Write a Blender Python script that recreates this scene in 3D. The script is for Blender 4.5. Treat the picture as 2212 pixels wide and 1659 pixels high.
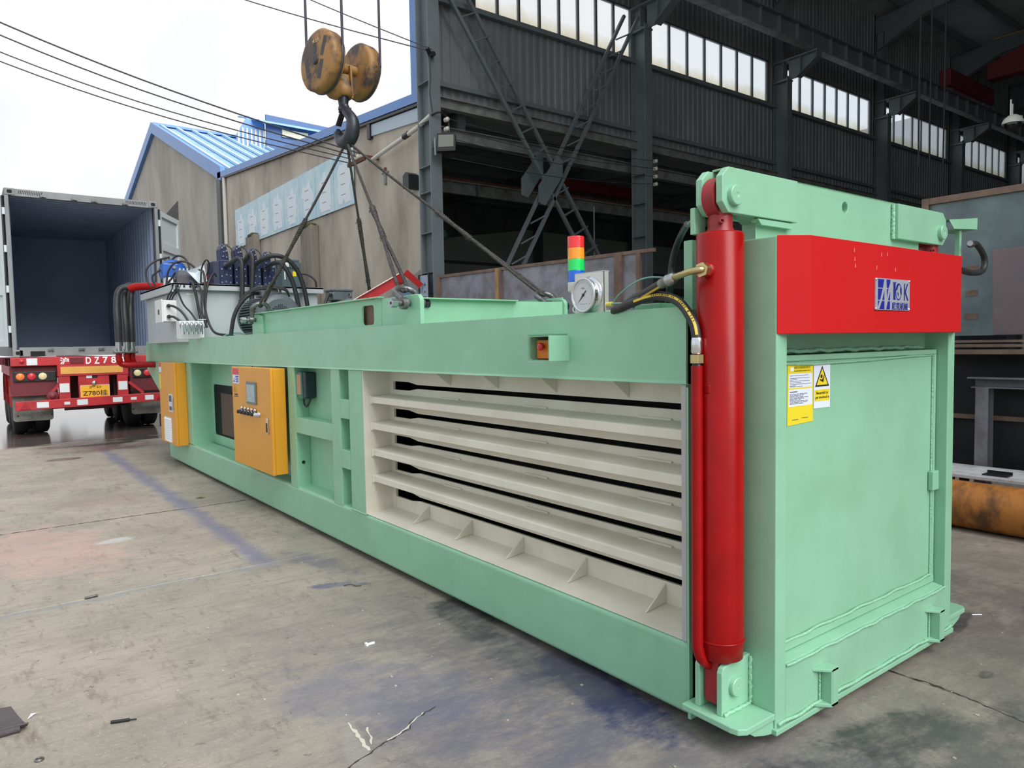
import bpy, math, random
from mathutils import Vector, Matrix
random.seed(7)
PI = math.pi
scn = bpy.context.scene
for o in list(bpy.data.objects): bpy.data.objects.remove(o)
col = scn.collection

# ---------------------------------------------------------------- camera, world, sun, exposure
cd = bpy.data.cameras.new('camera'); cam = bpy.data.objects.new('camera', cd); col.objects.link(cam)
cd.sensor_width = 36.0; cd.lens = 36.0*1561.3/2212; cd.clip_end = 400; cd.clip_start = .05
Rm = Matrix(((0.79625317, -0.60471594, -0.01730697), (0.04755305, 0.03404395, 0.99828839), (-0.6030917, -0.79571329, 0.05586369)))
M4 = Rm.transposed().to_4x4(); M4.translation = Vector((-2.388, -1.534, 1.5)); cam.matrix_world = M4
scn.camera = cam
scn.view_settings.view_transform = 'Standard'; scn.view_settings.look = 'None'
scn.view_settings.gamma = 1.0; scn.view_settings.exposure = 0.0; scn.view_settings.use_curve_mapping = False

world = bpy.data.worlds.new('overcast_sky'); scn.world = world; world.use_nodes = True
nt = world.node_tree; nt.nodes.clear()
wo = nt.nodes.new('ShaderNodeOutputWorld'); bg = nt.nodes.new('ShaderNodeBackground')
tc = nt.nodes.new('ShaderNodeTexCoord'); nz = nt.nodes.new('ShaderNodeTexNoise'); rp = nt.nodes.new('ShaderNodeValToRGB')
nz.inputs['Scale'].default_value = 1.6; nz.inputs['Detail'].default_value = 4; nz.inputs['Roughness'].default_value = .55
rp.color_ramp.elements[0].position = .38; rp.color_ramp.elements[0].color = (.74, .84, .93, 1)
rp.color_ramp.elements[1].position = .58; rp.color_ramp.elements[1].color = (1, 1, 1, 1)
nt.links.new(tc.outputs['Generated'], nz.inputs['Vector']); nt.links.new(nz.outputs['Fac'], rp.inputs['Fac'])
nt.links.new(rp.outputs['Color'], bg.inputs['Color']); bg.inputs['Strength'].default_value = 1.0
nt.links.new(bg.outputs[0], wo.inputs[0])

sd = bpy.data.lights.new('soft_sun', 'SUN'); sd.energy = 5.5; sd.angle = math.radians(55); sd.color = (1, .985, .96)
so = bpy.data.objects.new('soft_sun', sd); col.objects.link(so)
so.rotation_euler = Vector((.26, -1.0, .90)).to_track_quat('Z', 'Y').to_euler()

# ---------------------------------------------------------------- materials
def lin(c):
    return tuple(((x/255)/12.92 if x/255 <= .04045 else ((x/255+.055)/1.055)**2.4) for x in c) + (1,)
MATS = {}
def mat(name, c, rough=.5, metal=0, c2=None, ns=6, amt=.5, bump=0, bs=40, stretch=(1, 1, 1), coat=0, det=5, lo=.4, hi=.65, trans=0, emit=0, rvar=0, spec=.5):
    if name in MATS: return MATS[name]
    m = bpy.data.materials.new(name); m.use_nodes = True; n = m.node_tree; b = n.nodes['Principled BSDF']
    b.inputs['Base Color'].default_value = lin(c); b.inputs['Roughness'].default_value = rough; b.inputs['Metallic'].default_value = metal; b.inputs['Specular IOR Level'].default_value = spec
    b.inputs['Coat Weight'].default_value = coat; b.inputs['Coat Roughness'].default_value = .25
    g = n.nodes.new('ShaderNodeNewGeometry'); mp = n.nodes.new('ShaderNodeMapping'); mp.inputs['Scale'].default_value = stretch
    n.links.new(g.outputs['Position'], mp.inputs['Vector'])
    if c2 is not None:
        t = n.nodes.new('ShaderNodeTexNoise'); t.inputs['Scale'].default_value = ns; t.inputs['Detail'].default_value = det; t.inputs['Roughness'].default_value = .65
        n.links.new(mp.outputs[0], t.inputs['Vector'])
        mr = n.nodes.new('ShaderNodeMapRange'); mr.inputs['From Min'].default_value = lo; mr.inputs['From Max'].default_value = hi; mr.inputs['To Max'].default_value = amt
        n.links.new(t.outputs['Fac'], mr.inputs['Value'])
        mx = n.nodes.new('ShaderNodeMix'); mx.data_type = 'RGBA'; mx.inputs['A'].default_value = lin(c); mx.inputs['B'].default_value = lin(c2)
        n.links.new(mr.outputs[0], mx.inputs['Factor']); n.links.new(mx.outputs['Result'], b.inputs['Base Color'])
        if rvar:
            r2 = n.nodes.new('ShaderNodeMapRange'); r2.inputs['To Min'].default_value = rough; r2.inputs['To Max'].default_value = rough+rvar
            n.links.new(mr.outputs[0], r2.inputs['Value']); n.links.new(r2.outputs[0], b.inputs['Roughness'])
    if bump:
        t2 = n.nodes.new('ShaderNodeTexNoise'); t2.inputs['Scale'].default_value = bs; t2.inputs['Detail'].default_value = 4
        n.links.new(mp.outputs[0], t2.inputs['Vector'])
        bp = n.nodes.new('ShaderNodeBump'); bp.inputs['Strength'].default_value = bump; bp.inputs['Distance'].default_value = .01
        n.links.new(t2.outputs['Fac'], bp.inputs['Height']); n.links.new(bp.outputs[0], b.inputs['Normal'])
    if trans:
        b.inputs['Transmission Weight'].default_value = trans
    if emit:
        b.inputs['Emission Color'].default_value = lin(c); b.inputs['Emission Strength'].default_value = emit
    MATS[name] = m; return m
GREEN = mat('green_paint', (139, 191, 160), .38, c2=(130, 181, 149), ns=3, amt=.8, bump=.08, bs=9, coat=.15)
GREENW = mat('green_weld', (144, 196, 164), .35, bump=.9, bs=70)
CREAM = mat('cream_paint', (222, 218, 204), .5, c2=(206, 201, 184), ns=3, amt=.7, bump=.06, bs=12)
RED = mat('red_enamel', (150, 9, 11), .3, c2=(126, 8, 11), ns=5, amt=.6, bump=.04, bs=14, spec=.25)
REDM = mat('red_matt_paint', (186, 22, 25), .7, spec=.2, bump=.05, bs=20)
REDD = mat('red_dull_paint', (150, 30, 34), .45, c2=(90, 30, 32), ns=9, amt=.5)
YEL = mat('cabinet_yellow', (216, 150, 34), .42, c2=(206, 142, 30), ns=4, amt=.5)
BLACK = mat('black_rubber', (34, 35, 38), .5, c2=(48, 49, 52), ns=20, amt=.5, bump=.1, bs=120)
BLKP = mat('black_plastic', (26, 27, 29), .4)
DARK = mat('dark_void', (14, 16, 20), .8)
CHROME = mat('chrome', (214, 216, 220), .16, 1)
STEEL = mat('zinc_steel', (176, 178, 178), .32, 1, c2=(140, 142, 144), ns=30, amt=.5)
BRASS = mat('brass_zinc', (190, 174, 128), .3, 1)
GALV = mat('grey_tank_paint', (176, 182, 186), .42, c2=(164, 170, 175), ns=3, amt=.6)
GALV2 = mat('pale_grey_paint', (212, 216, 216), .4)
MOTOR = mat('motor_grey', (92, 100, 106), .4, c2=(76, 84, 90), ns=8, amt=.5)
BLUE = mat('valve_blue', (34, 46, 84), .35, c2=(26, 34, 64), ns=20, amt=.6, bump=.2, bs=60)
BLUE2 = mat('pump_blue', (44, 92, 176), .35)
ROPE = mat('wire_rope_steel', (78, 74, 72), .6, .25, c2=(40, 37, 36), ns=30, amt=.8, bump=.3, bs=200)
HOOKM = mat('forged_hook_steel', (64, 68, 76), .42, .5, c2=(44, 46, 50), ns=10, amt=.7, bump=.2, bs=30)
SHK = mat('shackle_steel', (120, 122, 122), .38, .7, c2=(78, 76, 72), ns=25, amt=.7)
HBY = mat('hook_block_yellow', (152, 112, 62), .6, c2=(56, 52, 56), ns=3.6, amt=.9, lo=.48, hi=.6, bump=.2, bs=30)
HBB = mat('grease_black', (40, 42, 52), .5, c2=(70, 64, 50), ns=10, amt=.5)
COLG = mat('column_grey_paint', (110, 118, 122), .5, c2=(96, 104, 108), ns=1.5, amt=.7)
CLAD = mat('cladding_sheet', (128, 133, 135), .6, c2=(106, 110, 112), ns=1.2, amt=.8, stretch=(1, 1, .3))
GIRT = mat('girt_steel', (134, 138, 136), .55, c2=(92, 90, 84), ns=3, amt=.8)
RAILR = mat('rusty_rail', (116, 70, 52), .7, c2=(84, 52, 42), ns=8, amt=.8)
CRRED = mat('crane_red', (120, 40, 44), .55, c2=(100, 34, 38), ns=2, amt=.6)
CONC = mat('stained_render', (200, 190, 176), .9, c2=(136, 125, 113), ns=.75, amt=.9, stretch=(1, 1, .42), lo=.36, hi=.7, bump=.3, bs=8, det=9)
CONC2 = mat('stained_render_pale', (178, 172, 163), .9, c2=(142, 135, 127), ns=.6, amt=.8, stretch=(1, 1, .45), lo=.4, hi=.7, bump=.3, bs=8, det=9)
PILM = mat('pilaster_render', (140, 131, 120), .9, c2=(88, 81, 74), ns=1.5, amt=.9, stretch=(1, 1, .2), bump=.3, bs=8)
BTRIM = mat('blue_trim', (92, 136, 196), .35, c2=(80, 128, 200), ns=3, amt=.6)
BROOF = mat('blue_roof_sheet', (138, 172, 200), .4, .1, c2=(100, 150, 200), ns=2, amt=.7)
MOSS = mat('moss', (84, 84, 44), .95, c2=(50, 56, 30), ns=20, amt=.9, bump=1, bs=60)
MILL = mat('mill_steel', (148, 150, 160), .42, .4, c2=(112, 106, 108), ns=2.2, amt=.9, bump=.06, bs=10, rvar=.2)
MILLR = mat('rusty_tube_steel', (108, 88, 78), .65, .2, c2=(140, 116, 100), ns=6, amt=.7)
MILLD = mat('dark_mill_steel', (44, 48, 52), .45, .3, c2=(28, 30, 34), ns=2, amt=.8)
OCHRE = mat('ochre_primer', (176, 138, 84), .7, c2=(120, 92, 66), ns=8, amt=.7)
PIPEO = mat('rusty_orange_pipe', (176, 112, 46), .62, c2=(84, 58, 36), ns=3.2, amt=.95, lo=.42, hi=.62, stretch=(1, 1.6, 1), bump=.3, bs=25)
SLABW = mat('pale_table_top', (196, 198, 200), .6, c2=(150, 152, 156), ns=7, amt=.8)
CONT = mat('container_grey', (128, 132, 134), .6, c2=(104, 106, 108), ns=3, amt=.7, stretch=(1, 1, .4))
CONTI = mat('container_inner_haze', (156, 172, 200), .6, c2=(140, 156, 184), ns=1.2, amt=.6)  # pale bluish colour imitates the haze inside the container
CDOOR = mat('container_door_grey', (190, 198, 202), .55)
TRED = mat('trailer_red', (178, 38, 44), .5, c2=(136, 32, 40), ns=3, amt=.8)
TRDK = mat('trailer_dark_red', (104, 28, 38), .55, c2=(84, 26, 36), ns=3, amt=.8)
WHITE = mat('white_print', (232, 234, 236), .6)
REFL = mat('reflector_white', (208, 214, 216), .35)
FLAP = mat('mudflap_rubber', (128, 126, 118), .8, c2=(88, 86, 80), ns=5, amt=.8)
PLATY = mat('plate_yellow', (226, 168, 40), .5)
LORG = mat('lamp_amber', (226, 128, 66), .3); LRED = mat('lamp_red', (196, 50, 60), .3); LCLR = mat('lamp_clear', (214, 206, 160), .3)
INKB = mat('ink_black', (28, 28, 30), .6); INKG = mat('ink_grey', (84, 88, 98), .6); INKBL = mat('ink_blue', (24, 34, 136), .45)
STKY = mat('sticker_yellow', (226, 206, 44), .45); STKW = mat('sticker_white', (216, 224, 240), .45)
BANB = mat('banner_pale_blue', (178, 208, 222), .55, c2=(206, 224, 226), ns=2, amt=.8); BANW = mat('banner_white_patch', (222, 228, 234), .6)
INDARK = mat('window_dark_interior', (20, 20, 26), .5, spec=.1)  # opaque dark colour painted for the unlit space behind the window
PLUM = mat('plywood_brown', (88, 64, 56), .6, c2=(66, 50, 46), ns=8, amt=.7)
CLOTH = mat('dark_cloth', (84, 78, 80), .95, c2=(70, 65, 68), ns=8, amt=.7, bump=.4, bs=120)
CABLE = mat('overhead_cable', (60, 58, 66), .6)
PVCW = mat('white_conduit', (206, 204, 196), .5)
WINM = mat('window_frame_grey', (70, 74, 76), .5)
def pane_mat():
    m = bpy.data.materials.new('frosted_pane'); m.use_nodes = True; n = m.node_tree; n.nodes.clear()
    o = n.nodes.new('ShaderNodeOutputMaterial'); t = n.nodes.new('ShaderNodeBsdfTransparent'); d = n.nodes.new('ShaderNodeBsdfTranslucent'); x = n.nodes.new('ShaderNodeMixShader')
    g = n.nodes.new('ShaderNodeNewGeometry'); s = n.nodes.new('ShaderNodeSeparateXYZ'); z = n.nodes.new('ShaderNodeTexNoise'); z.inputs['Scale'].default_value = 2.5
    a = n.nodes.new('ShaderNodeMath'); a.operation = 'MULTIPLY_ADD'; a.inputs[1].default_value = .35; n.links.new(g.outputs['Position'], s.inputs[0])
    n.links.new(g.outputs['Position'], z.inputs['Vector']); n.links.new(z.outputs['Fac'], a.inputs[0]); n.links.new(s.outputs['Z'], a.inputs[2])
    r = n.nodes.new('ShaderNodeMapRange'); r.inputs['From Min'].default_value = 8.6; r.inputs['From Max'].default_value = 8.95; n.links.new(a.outputs[0], r.inputs['Value'])
    c = n.nodes.new('ShaderNodeMix'); c.data_type = 'RGBA'; c.inputs['A'].default_value = lin((240, 234, 218)); c.inputs['B'].default_value = (1, 1, 1, 1)
    n.links.new(r.outputs[0], c.inputs['Factor']); n.links.new(c.outputs['Result'], t.inputs[0]); n.links.new(c.outputs['Result'], d.inputs[0])
    x.inputs[0].default_value = .22; n.links.new(t.outputs[0], x.inputs[1]); n.links.new(d.outputs[0], x.inputs[2]); n.links.new(x.outputs[0], o.inputs[0]); return m
PANE = pane_mat()

# floor material: stains, paint and water are marks on the concrete itself, placed in metres
def floor_mat():
    m = bpy.data.materials.new('worn_concrete'); m.use_nodes = True; n = m.node_tree; b = n.nodes['Principled BSDF']; L = n.links.new
    g = n.nodes.new('ShaderNodeNewGeometry'); P = g.outputs['Position']
    def noise(s, d=5, stretch=None, rough=.6):
        t = n.nodes.new('ShaderNodeTexNoise'); t.inputs['Scale'].default_value = s; t.inputs['Detail'].default_value = d; t.inputs['Roughness'].default_value = rough
        if stretch:
            mp = n.nodes.new('ShaderNodeMapping'); mp.inputs['Scale'].default_value = stretch; mp.inputs['Rotation'].default_value = (0, 0, .35); L(P, mp.inputs[0]); L(mp.outputs[0], t.inputs['Vector'])
        else: L(P, t.inputs['Vector'])
        return t.outputs['Fac']
    def mr(v, a, c, x=0, y=1):
        r = n.nodes.new('ShaderNodeMapRange'); r.inputs['From Min'].default_value = a; r.inputs['From Max'].default_value = c; r.inputs['To Min'].default_value = x; r.inputs['To Max'].default_value = y
        L(v, r.inputs['Value']); return r.outputs[0]
    def mth(op, a, c):
        t = n.nodes.new('ShaderNodeMath'); t.operation = op
        for i, v in enumerate((a, c)):
            if isinstance(v, (int, float)): t.inputs[i].default_value = v
            else: L(v, t.inputs[i])
        return t.outputs[0]
    def mixc(f, A, B):
        x = n.nodes.new('ShaderNodeMix'); x.data_type = 'RGBA'
        for k, v in (('A', A), ('B', B)):
            if isinstance(v, tuple): x.inputs[k].default_value = lin(v)
            else: L(v, x.inputs[k])
        L(f, x.inputs['Factor']); return x.outputs['Result']
    dn = noise(3.0, 6, None, .7); dn2 = noise(9, 5, (.35, 1.2, 1))
    sep = n.nodes.new('ShaderNodeSeparateXYZ'); L(P, sep.inputs[0]); mod = mr(noise(6, 8, (.5, 1, 1), .75), .36, .56, .35, 1)
    def ell(cx, cy, rx, ry, ang=0, soft=.35, wob=.9):
        cx = -2.388+(cx+2.388)*1.0267; cy = -1.534+(cy+1.534)*1.0267
        mp = n.nodes.new('ShaderNodeMapping'); mp.vector_type = 'TEXTURE'; mp.inputs['Location'].default_value = (cx, cy, 0); mp.inputs['Rotation'].default_value = (0, 0, ang); mp.inputs['Scale'].default_value = (rx, ry, 1e6)
        L(P, mp.inputs[0]); v = n.nodes.new('ShaderNodeVectorMath'); v.operation = 'LENGTH'; L(mp.outputs[0], v.inputs[0])
        d = mth('ADD', v.outputs['Value'], mth('MULTIPLY', mth('SUBTRACT', dn, .5), wob*2))
        d = mth('ADD', d, mth('MULTIPLY', mth('SUBTRACT', dn2, .5), wob*.6))
        return mth('MULTIPLY', mr(d, 1, 1-soft, 0, 1), mod)
    def mul(f, k): return mth('MULTIPLY', f, k)
    c = mixc(mr(noise(1.1, 8), .35, .65), (160, 151, 138), (138, 131, 121))
    c = mixc(mr(noise(22, 6, (.25, 1, 1)), .5, .72, 0, .5), c, (116, 108, 97))
    c = mixc(mr(noise(60, 3), .55, .75, 0, .35), c, (178, 171, 158))
    c = mixc(mr(noise(14, 8, (1, .3, 1), .75), .54, .70, 0, .75), c, (104, 95, 86))
    c = mixc(mr(noise(30, 6, (.5, .5, 1), .8), .60, .68, 0, .8), c, (84, 76, 70))
    c = mixc(mr(noise(2.6, 8, (.6, 1, 1), .75), .52, .66, 0, .5), c, (126, 118, 108))
    c = mixc(mr(noise(90, 2), .68, .74, 0, .6), c, (206, 200, 190))
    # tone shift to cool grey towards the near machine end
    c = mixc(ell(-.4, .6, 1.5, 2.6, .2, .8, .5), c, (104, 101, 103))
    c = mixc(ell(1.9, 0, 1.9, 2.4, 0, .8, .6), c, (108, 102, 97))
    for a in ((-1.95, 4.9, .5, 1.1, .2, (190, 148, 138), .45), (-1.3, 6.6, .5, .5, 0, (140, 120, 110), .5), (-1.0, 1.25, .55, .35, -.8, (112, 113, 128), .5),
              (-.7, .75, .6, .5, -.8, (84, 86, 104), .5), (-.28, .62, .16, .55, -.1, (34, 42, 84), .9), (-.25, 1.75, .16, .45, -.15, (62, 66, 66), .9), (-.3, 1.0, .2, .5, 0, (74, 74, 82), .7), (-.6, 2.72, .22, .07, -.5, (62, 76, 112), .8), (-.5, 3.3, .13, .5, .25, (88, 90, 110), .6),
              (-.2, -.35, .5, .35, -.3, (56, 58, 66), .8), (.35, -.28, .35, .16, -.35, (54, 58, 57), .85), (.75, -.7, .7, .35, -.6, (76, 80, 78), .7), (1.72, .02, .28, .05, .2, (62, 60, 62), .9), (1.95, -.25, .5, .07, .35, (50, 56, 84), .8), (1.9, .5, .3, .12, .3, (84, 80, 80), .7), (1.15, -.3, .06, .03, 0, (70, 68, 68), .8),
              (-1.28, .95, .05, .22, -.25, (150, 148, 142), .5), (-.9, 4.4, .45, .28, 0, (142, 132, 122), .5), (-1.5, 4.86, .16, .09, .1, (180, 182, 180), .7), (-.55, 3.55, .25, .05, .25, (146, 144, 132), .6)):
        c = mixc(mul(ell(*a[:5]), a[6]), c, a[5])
    # long blue chalk line and the pale crossing line
    bl = mul(mr(mth('ABSOLUTE', mth('ADD', mth('ADD', sep.outputs['X'], .718), mth('MULTIPLY', mth('SUBTRACT', dn, .5), .25)), 0), .12, .02), mr(sep.outputs['Y'], 3.43, 3.75))
    bl = mul(bl, mr(sep.outputs['Y'], 12.5, 11.5)); c = mixc(mul(bl, .6), c, (92, 98, 134))
    cl = mul(mr(mth('ABSOLUTE', mth('ADD', mth('ADD', sep.outputs['Y'], -3.57), mth('MULTIPLY', mth('SUBTRACT', dn, .5), .3)), 0), .05, .01), mr(sep.outputs['X'], -.3, -.7))
    c = mixc(mul(cl, .6), c, (126, 131, 134))
    # water by the trailer
    wet = mr(mth('ADD', sep.outputs['Y'], mth('MULTIPLY', mth('SUBTRACT', noise(1.2, 6, (.5, 1.3, 1)), .5), 4.5)), 11.9, 12.6)
    dry2 = mul(ell(-.7, 11.2, 1.0, .7, 0, .6, .8), .75)
    wetall = mth('MAXIMUM', wet, dry2)
    wetall = mth('MAXIMUM', wetall, ell(-1.33, 10.2, .26, .17, 0, .3, .2))
    damp = mr(noise(1.6, 5), .52, .6)
    c = mixc(mul(wetall, .82), c, (72, 68, 68)); c = mixc(mul(mul(wetall, damp), .5), c, (120, 72, 66))
    L(c, b.inputs['Base Color'])
    r0 = mr(noise(5, 5), .3, .7, .5, .8)
    rr = n.nodes.new('ShaderNodeMix'); L(wetall, rr.inputs['Factor']); L(r0, rr.inputs['A']); rr.inputs['B'].default_value = .09
    L(rr.outputs[0], b.inputs['Roughness'])
    bp = n.nodes.new('ShaderNodeBump'); bp.inputs['Distance'].default_value = .006
    L(mth('ADD', noise(55, 6), mul(noise(8, 4), .6)), bp.inputs['Height']); L(mr(wetall, 0, 1, .5, .06), bp.inputs['Strength']); L(bp.outputs[0], b.inputs['Normal'])
    return m
FLOOR = floor_mat()

# ---------------------------------------------------------------- geometry helpers
class MB:
    def __init__(s): s.v = []; s.f = []; s.s = []
    def add(s, vs, fs, sm=False):
        o = len(s.v); s.v += [tuple(x) for x in vs]
        for f in fs: s.f.append([o+i for i in f]); s.s.append(sm)
        return s
    def box(s, x0, x1, y0, y1, z0, z1):
        if x0 > x1: x0, x1 = x1, x0
        if y0 > y1: y0, y1 = y1, y0
        if z0 > z1: z0, z1 = z1, z0
        v = [(x, y, z) for z in (z0, z1) for y in (y0, y1) for x in (x0, x1)]
        return s.add(v, [(0, 2, 3, 1), (4, 5, 7, 6), (0, 1, 5, 4), (2, 6, 7, 3), (0, 4, 6, 2), (1, 3, 7, 5)])
    def prism(s, pts, ax, a0, a1):
        """pts: 2D outline in the two remaining axes (order xyz), extruded along ax from a0 to a1"""
        def mk(p, a):
            return (a, p[0], p[1]) if ax == 'x' else (p[0], a, p[1]) if ax == 'y' else (p[0], p[1], a)
        n = len(pts); A = sum(pts[i][0]*pts[(i+1) % n][1]-pts[(i+1) % n][0]*pts[i][1] for i in range(n))
        flip = (A > 0) == (ax != 'y')
        if a0 > a1: a0, a1 = a1, a0
        v = [mk(p, a0) for p in pts]+[mk(p, a1) for p in pts]
        f = [tuple(range(n))[::-1], tuple(range(n, 2*n))]+[(i, (i+1) % n, n+(i+1) % n, n+i) for i in range(n)]
        if not flip: f = [tuple(reversed(q)) for q in f]
        return s.add(v, f)
    def holed(s, outer, holes, ax, a0, a1):
        from mathutils.geometry import tessellate_polygon
        def mk(p, a): return (a, p[0], p[1]) if ax == 'x' else (p[0], a, p[1]) if ax == 'y' else (p[0], p[1], a)
        loops = [outer]+holes; flat = [p for l in loops for p in l]; n = len(flat)
        tri = tessellate_polygon([[Vector((p[0], p[1], 0)) for p in l] for l in loops])
        v = [mk(p, a0) for p in flat]+[mk(p, a1) for p in flat]; f = [tuple(t) for t in tri]+[tuple(n+i for i in reversed(t)) for t in tri]; o = 0
        for l in loops:
            m = len(l); f += [(o+i, o+(i+1) % m, n+o+(i+1) % m, n+o+i) for i in range(m)]; o += m
        return s.add(v, f)
    def beam(s, p0, p1, w, h, up=(0, 0, 1)):
        p0 = Vector(p0); p1 = Vector(p1); d = (p1-p0).normalized(); u = Vector(up); r = d.cross(u)
        if r.length < 1e-4: r = d.cross(Vector((1, 0, 0)))
        r.normalize(); u = r.cross(d).normalized(); a = r*w/2; b = u*h/2
        v = [p0-a-b, p0+a-b, p0+a+b, p0-a+b, p1-a-b, p1+a-b, p1+a+b, p1-a+b]
        return s.add(v, [(0, 1, 2, 3), (7, 6, 5, 4), (0, 4, 5, 1), (1, 5, 6, 2), (2, 6, 7, 3), (3, 7, 4, 0)])
    def cyl(s, p0, p1, r, n=24, r2=None, caps=True, sm=True):
        p0 = Vector(p0); p1 = Vector(p1); r2 = r if r2 is None else r2; d = (p1-p0).normalized()
        a = d.orthogonal().normalized(); b = d.cross(a)
        v = [p0+(a*math.cos(t)+b*math.sin(t))*r for t in [2*PI*i/n for i in range(n)]]+[p1+(a*math.cos(t)+b*math.sin(t))*r2 for t in [2*PI*i/n for i in range(n)]]
        s.add(v, [(i, (i+1) % n, n+(i+1) % n, n+i) for i in range(n)], sm)
        if caps: s.add(v, [tuple(range(n))[::-1], tuple(range(n, 2*n))])
        return s
    def lathe(s, o, d, prof, n=28, sm=True, cap=True):
        """prof: (distance along d, radius)"""
        o = Vector(o); d = Vector(d).normalized(); a = d.orthogonal().normalized(); b = d.cross(a); v = []
        for h, r in prof: v += [o+d*h+(a*math.cos(2*PI*i/n)+b*math.sin(2*PI*i/n))*max(r, 1e-5) for i in range(n)]
        f = []
        for k in range(len(prof)-1): f += [(k*n+i, k*n+(i+1) % n, (k+1)*n+(i+1) % n, (k+1)*n+i) for i in range(n)]
        s.add(v, f, sm); m = len(prof)-1
        if cap and prof[0][1] > 1e-4: s.add(v[:n], [tuple(range(n))[::-1]])
        if cap and prof[m][1] > 1e-4: s.add(v[m*n:], [tuple(range(n))])
        return s
    def tube(s, pts, r, n=10, lobes=0, pitch=.1, depth=.18, rf=None, flat=1):
        pts = [Vector(p) for p in pts]; T = []
        for i in range(len(pts)):
            a = pts[max(i-1, 0)]; b = pts[min(i+1, len(pts)-1)]; T.append((b-a).normalized())
        u = T[0].orthogonal().normalized(); v = []; L = 0
        for i, p in enumerate(pts):
            if i: L += (p-pts[i-1]).length
            u = (u-T[i]*u.dot(T[i])).normalized(); w = T[i].cross(u); ri = r if rf is None else rf(i/(len(pts)-1))
            for k in range(n):
                t = 2*PI*k/n; q = ri
                if lobes: q = ri*(1-depth*(.5+.5*math.cos(lobes*(t-2*PI*L/pitch))))
                v.append(p+(u*math.cos(t)+w*math.sin(t)*flat)*q)
        m = len(pts); f = [(i*n+k, i*n+(k+1) % n, (i+1)*n+(k+1) % n, (i+1)*n+k) for i in range(m-1) for k in range(n)]
        s.add(v, f, True); s.add(v[:n], [tuple(range(n))[::-1]]); s.add(v[-n:], [tuple(range(n))]); return s
    def torus(s, o, d, R, r, n=28, k=10, a0=0, a1=2*PI, ref=None):
        o = Vector(o); d = Vector(d).normalized(); a = Vector(ref).normalized() if ref else d.orthogonal().normalized(); b = d.cross(a)
        return s.tube([o+(a*math.cos(a0+(a1-a0)*i/n)+b*math.sin(a0+(a1-a0)*i/n))*R for i in range(n+1)], r, k)
    def ball(s, o, r, n=12, sc=(1, 1, 1)):
        v = []; f = []; o = Vector(o)
        for i in range(n//2+1):
            ph = PI*i/(n//2)
            for j in range(n):
                t = 2*PI*j/n; v.append(o+Vector((math.sin(ph)*math.cos(t)*sc[0], math.sin(ph)*math.sin(t)*sc[1], math.cos(ph)*sc[2]))*r)
        for i in range(n//2):
            for j in range(n): f.append((i*n+j, (i+1)*n+j, (i+1)*n+(j+1) % n, i*n+(j+1) % n))
        return s.add(v, f, True)
    def quad(s, a, b, c, d): return s.add([a, b, c, d], [(0, 1, 2, 3)])
def spl(pts, n=8):
    pts = [Vector(p) for p in pts]; out = []
    for i in range(len(pts)-1):
        p0 = pts[max(i-1, 0)]; p1 = pts[i]; p2 = pts[i+1]; p3 = pts[min(i+2, len(pts)-1)]
        for k in range(n):
            t = k/n; out.append(.5*((2*p1)+(p2-p0)*t+(2*p0-5*p1+4*p2-p3)*t*t+(3*p1-p0-3*p2+p3)*t**3))
    return out+[pts[-1]]
ORG = {}
def org(o): return ORG.get(o.name, Vector((0, 0, 0))) if o else Vector((0, 0, 0))
def setp(o, label=None, cat=None, group=None, kind=None):
    if label: o['label'] = label
    if cat: o['category'] = cat
    if group: o['group'] = group
    if kind: o['kind'] = kind
    return o
def thing(name, label, cat, loc=(0, 0, 0), group=None, kind=None):
    o = bpy.data.objects.new(name, None); col.objects.link(o); o.location = loc; o.empty_display_size = .2
    ORG[o.name] = Vector(loc); return setp(o, label, cat, group, kind)
def part(name, mb, m, parent=None, bevel=0, label=None, cat=None, group=None, kind=None, loc=None, seg=2, autosm=False):
    og = org(parent)
    if parent is None and loc is not None: og = Vector(loc)
    me = bpy.data.meshes.new(name); me.from_pydata([tuple(Vector(v)-og) for v in mb.v], [], mb.f)
    me.polygons.foreach_set('use_smooth', mb.s); me.materials.append(m); me.update()
    o = bpy.data.objects.new(name, me); col.objects.link(o)
    if parent is not None: o.parent = parent
    else: o.location = og
    ORG[o.name] = og
    if bevel:
        b = o.modifiers.new('bevel', 'BEVEL'); b.width = bevel; b.segments = seg; b.limit_method = 'ANGLE'; b.angle_limit = math.radians(40)
    return setp(o, label, cat, group, kind)
def dup(root, off, label=None, group=None):
    off = Vector(off)
    def cp(o, par):
        c = o.copy(); col.objects.link(c); ORG[c.name] = org(o)+off
        if par: c.parent = par
        for ch in [x for x in bpy.data.objects if x.parent == o]: cp(ch, c)
        return c
    r = cp(root, None); r.location = root.location+off
    if label: r['label'] = label
    if group: r['group'] = group
    return r
def mbox(*a): return MB().box(*a)
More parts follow.
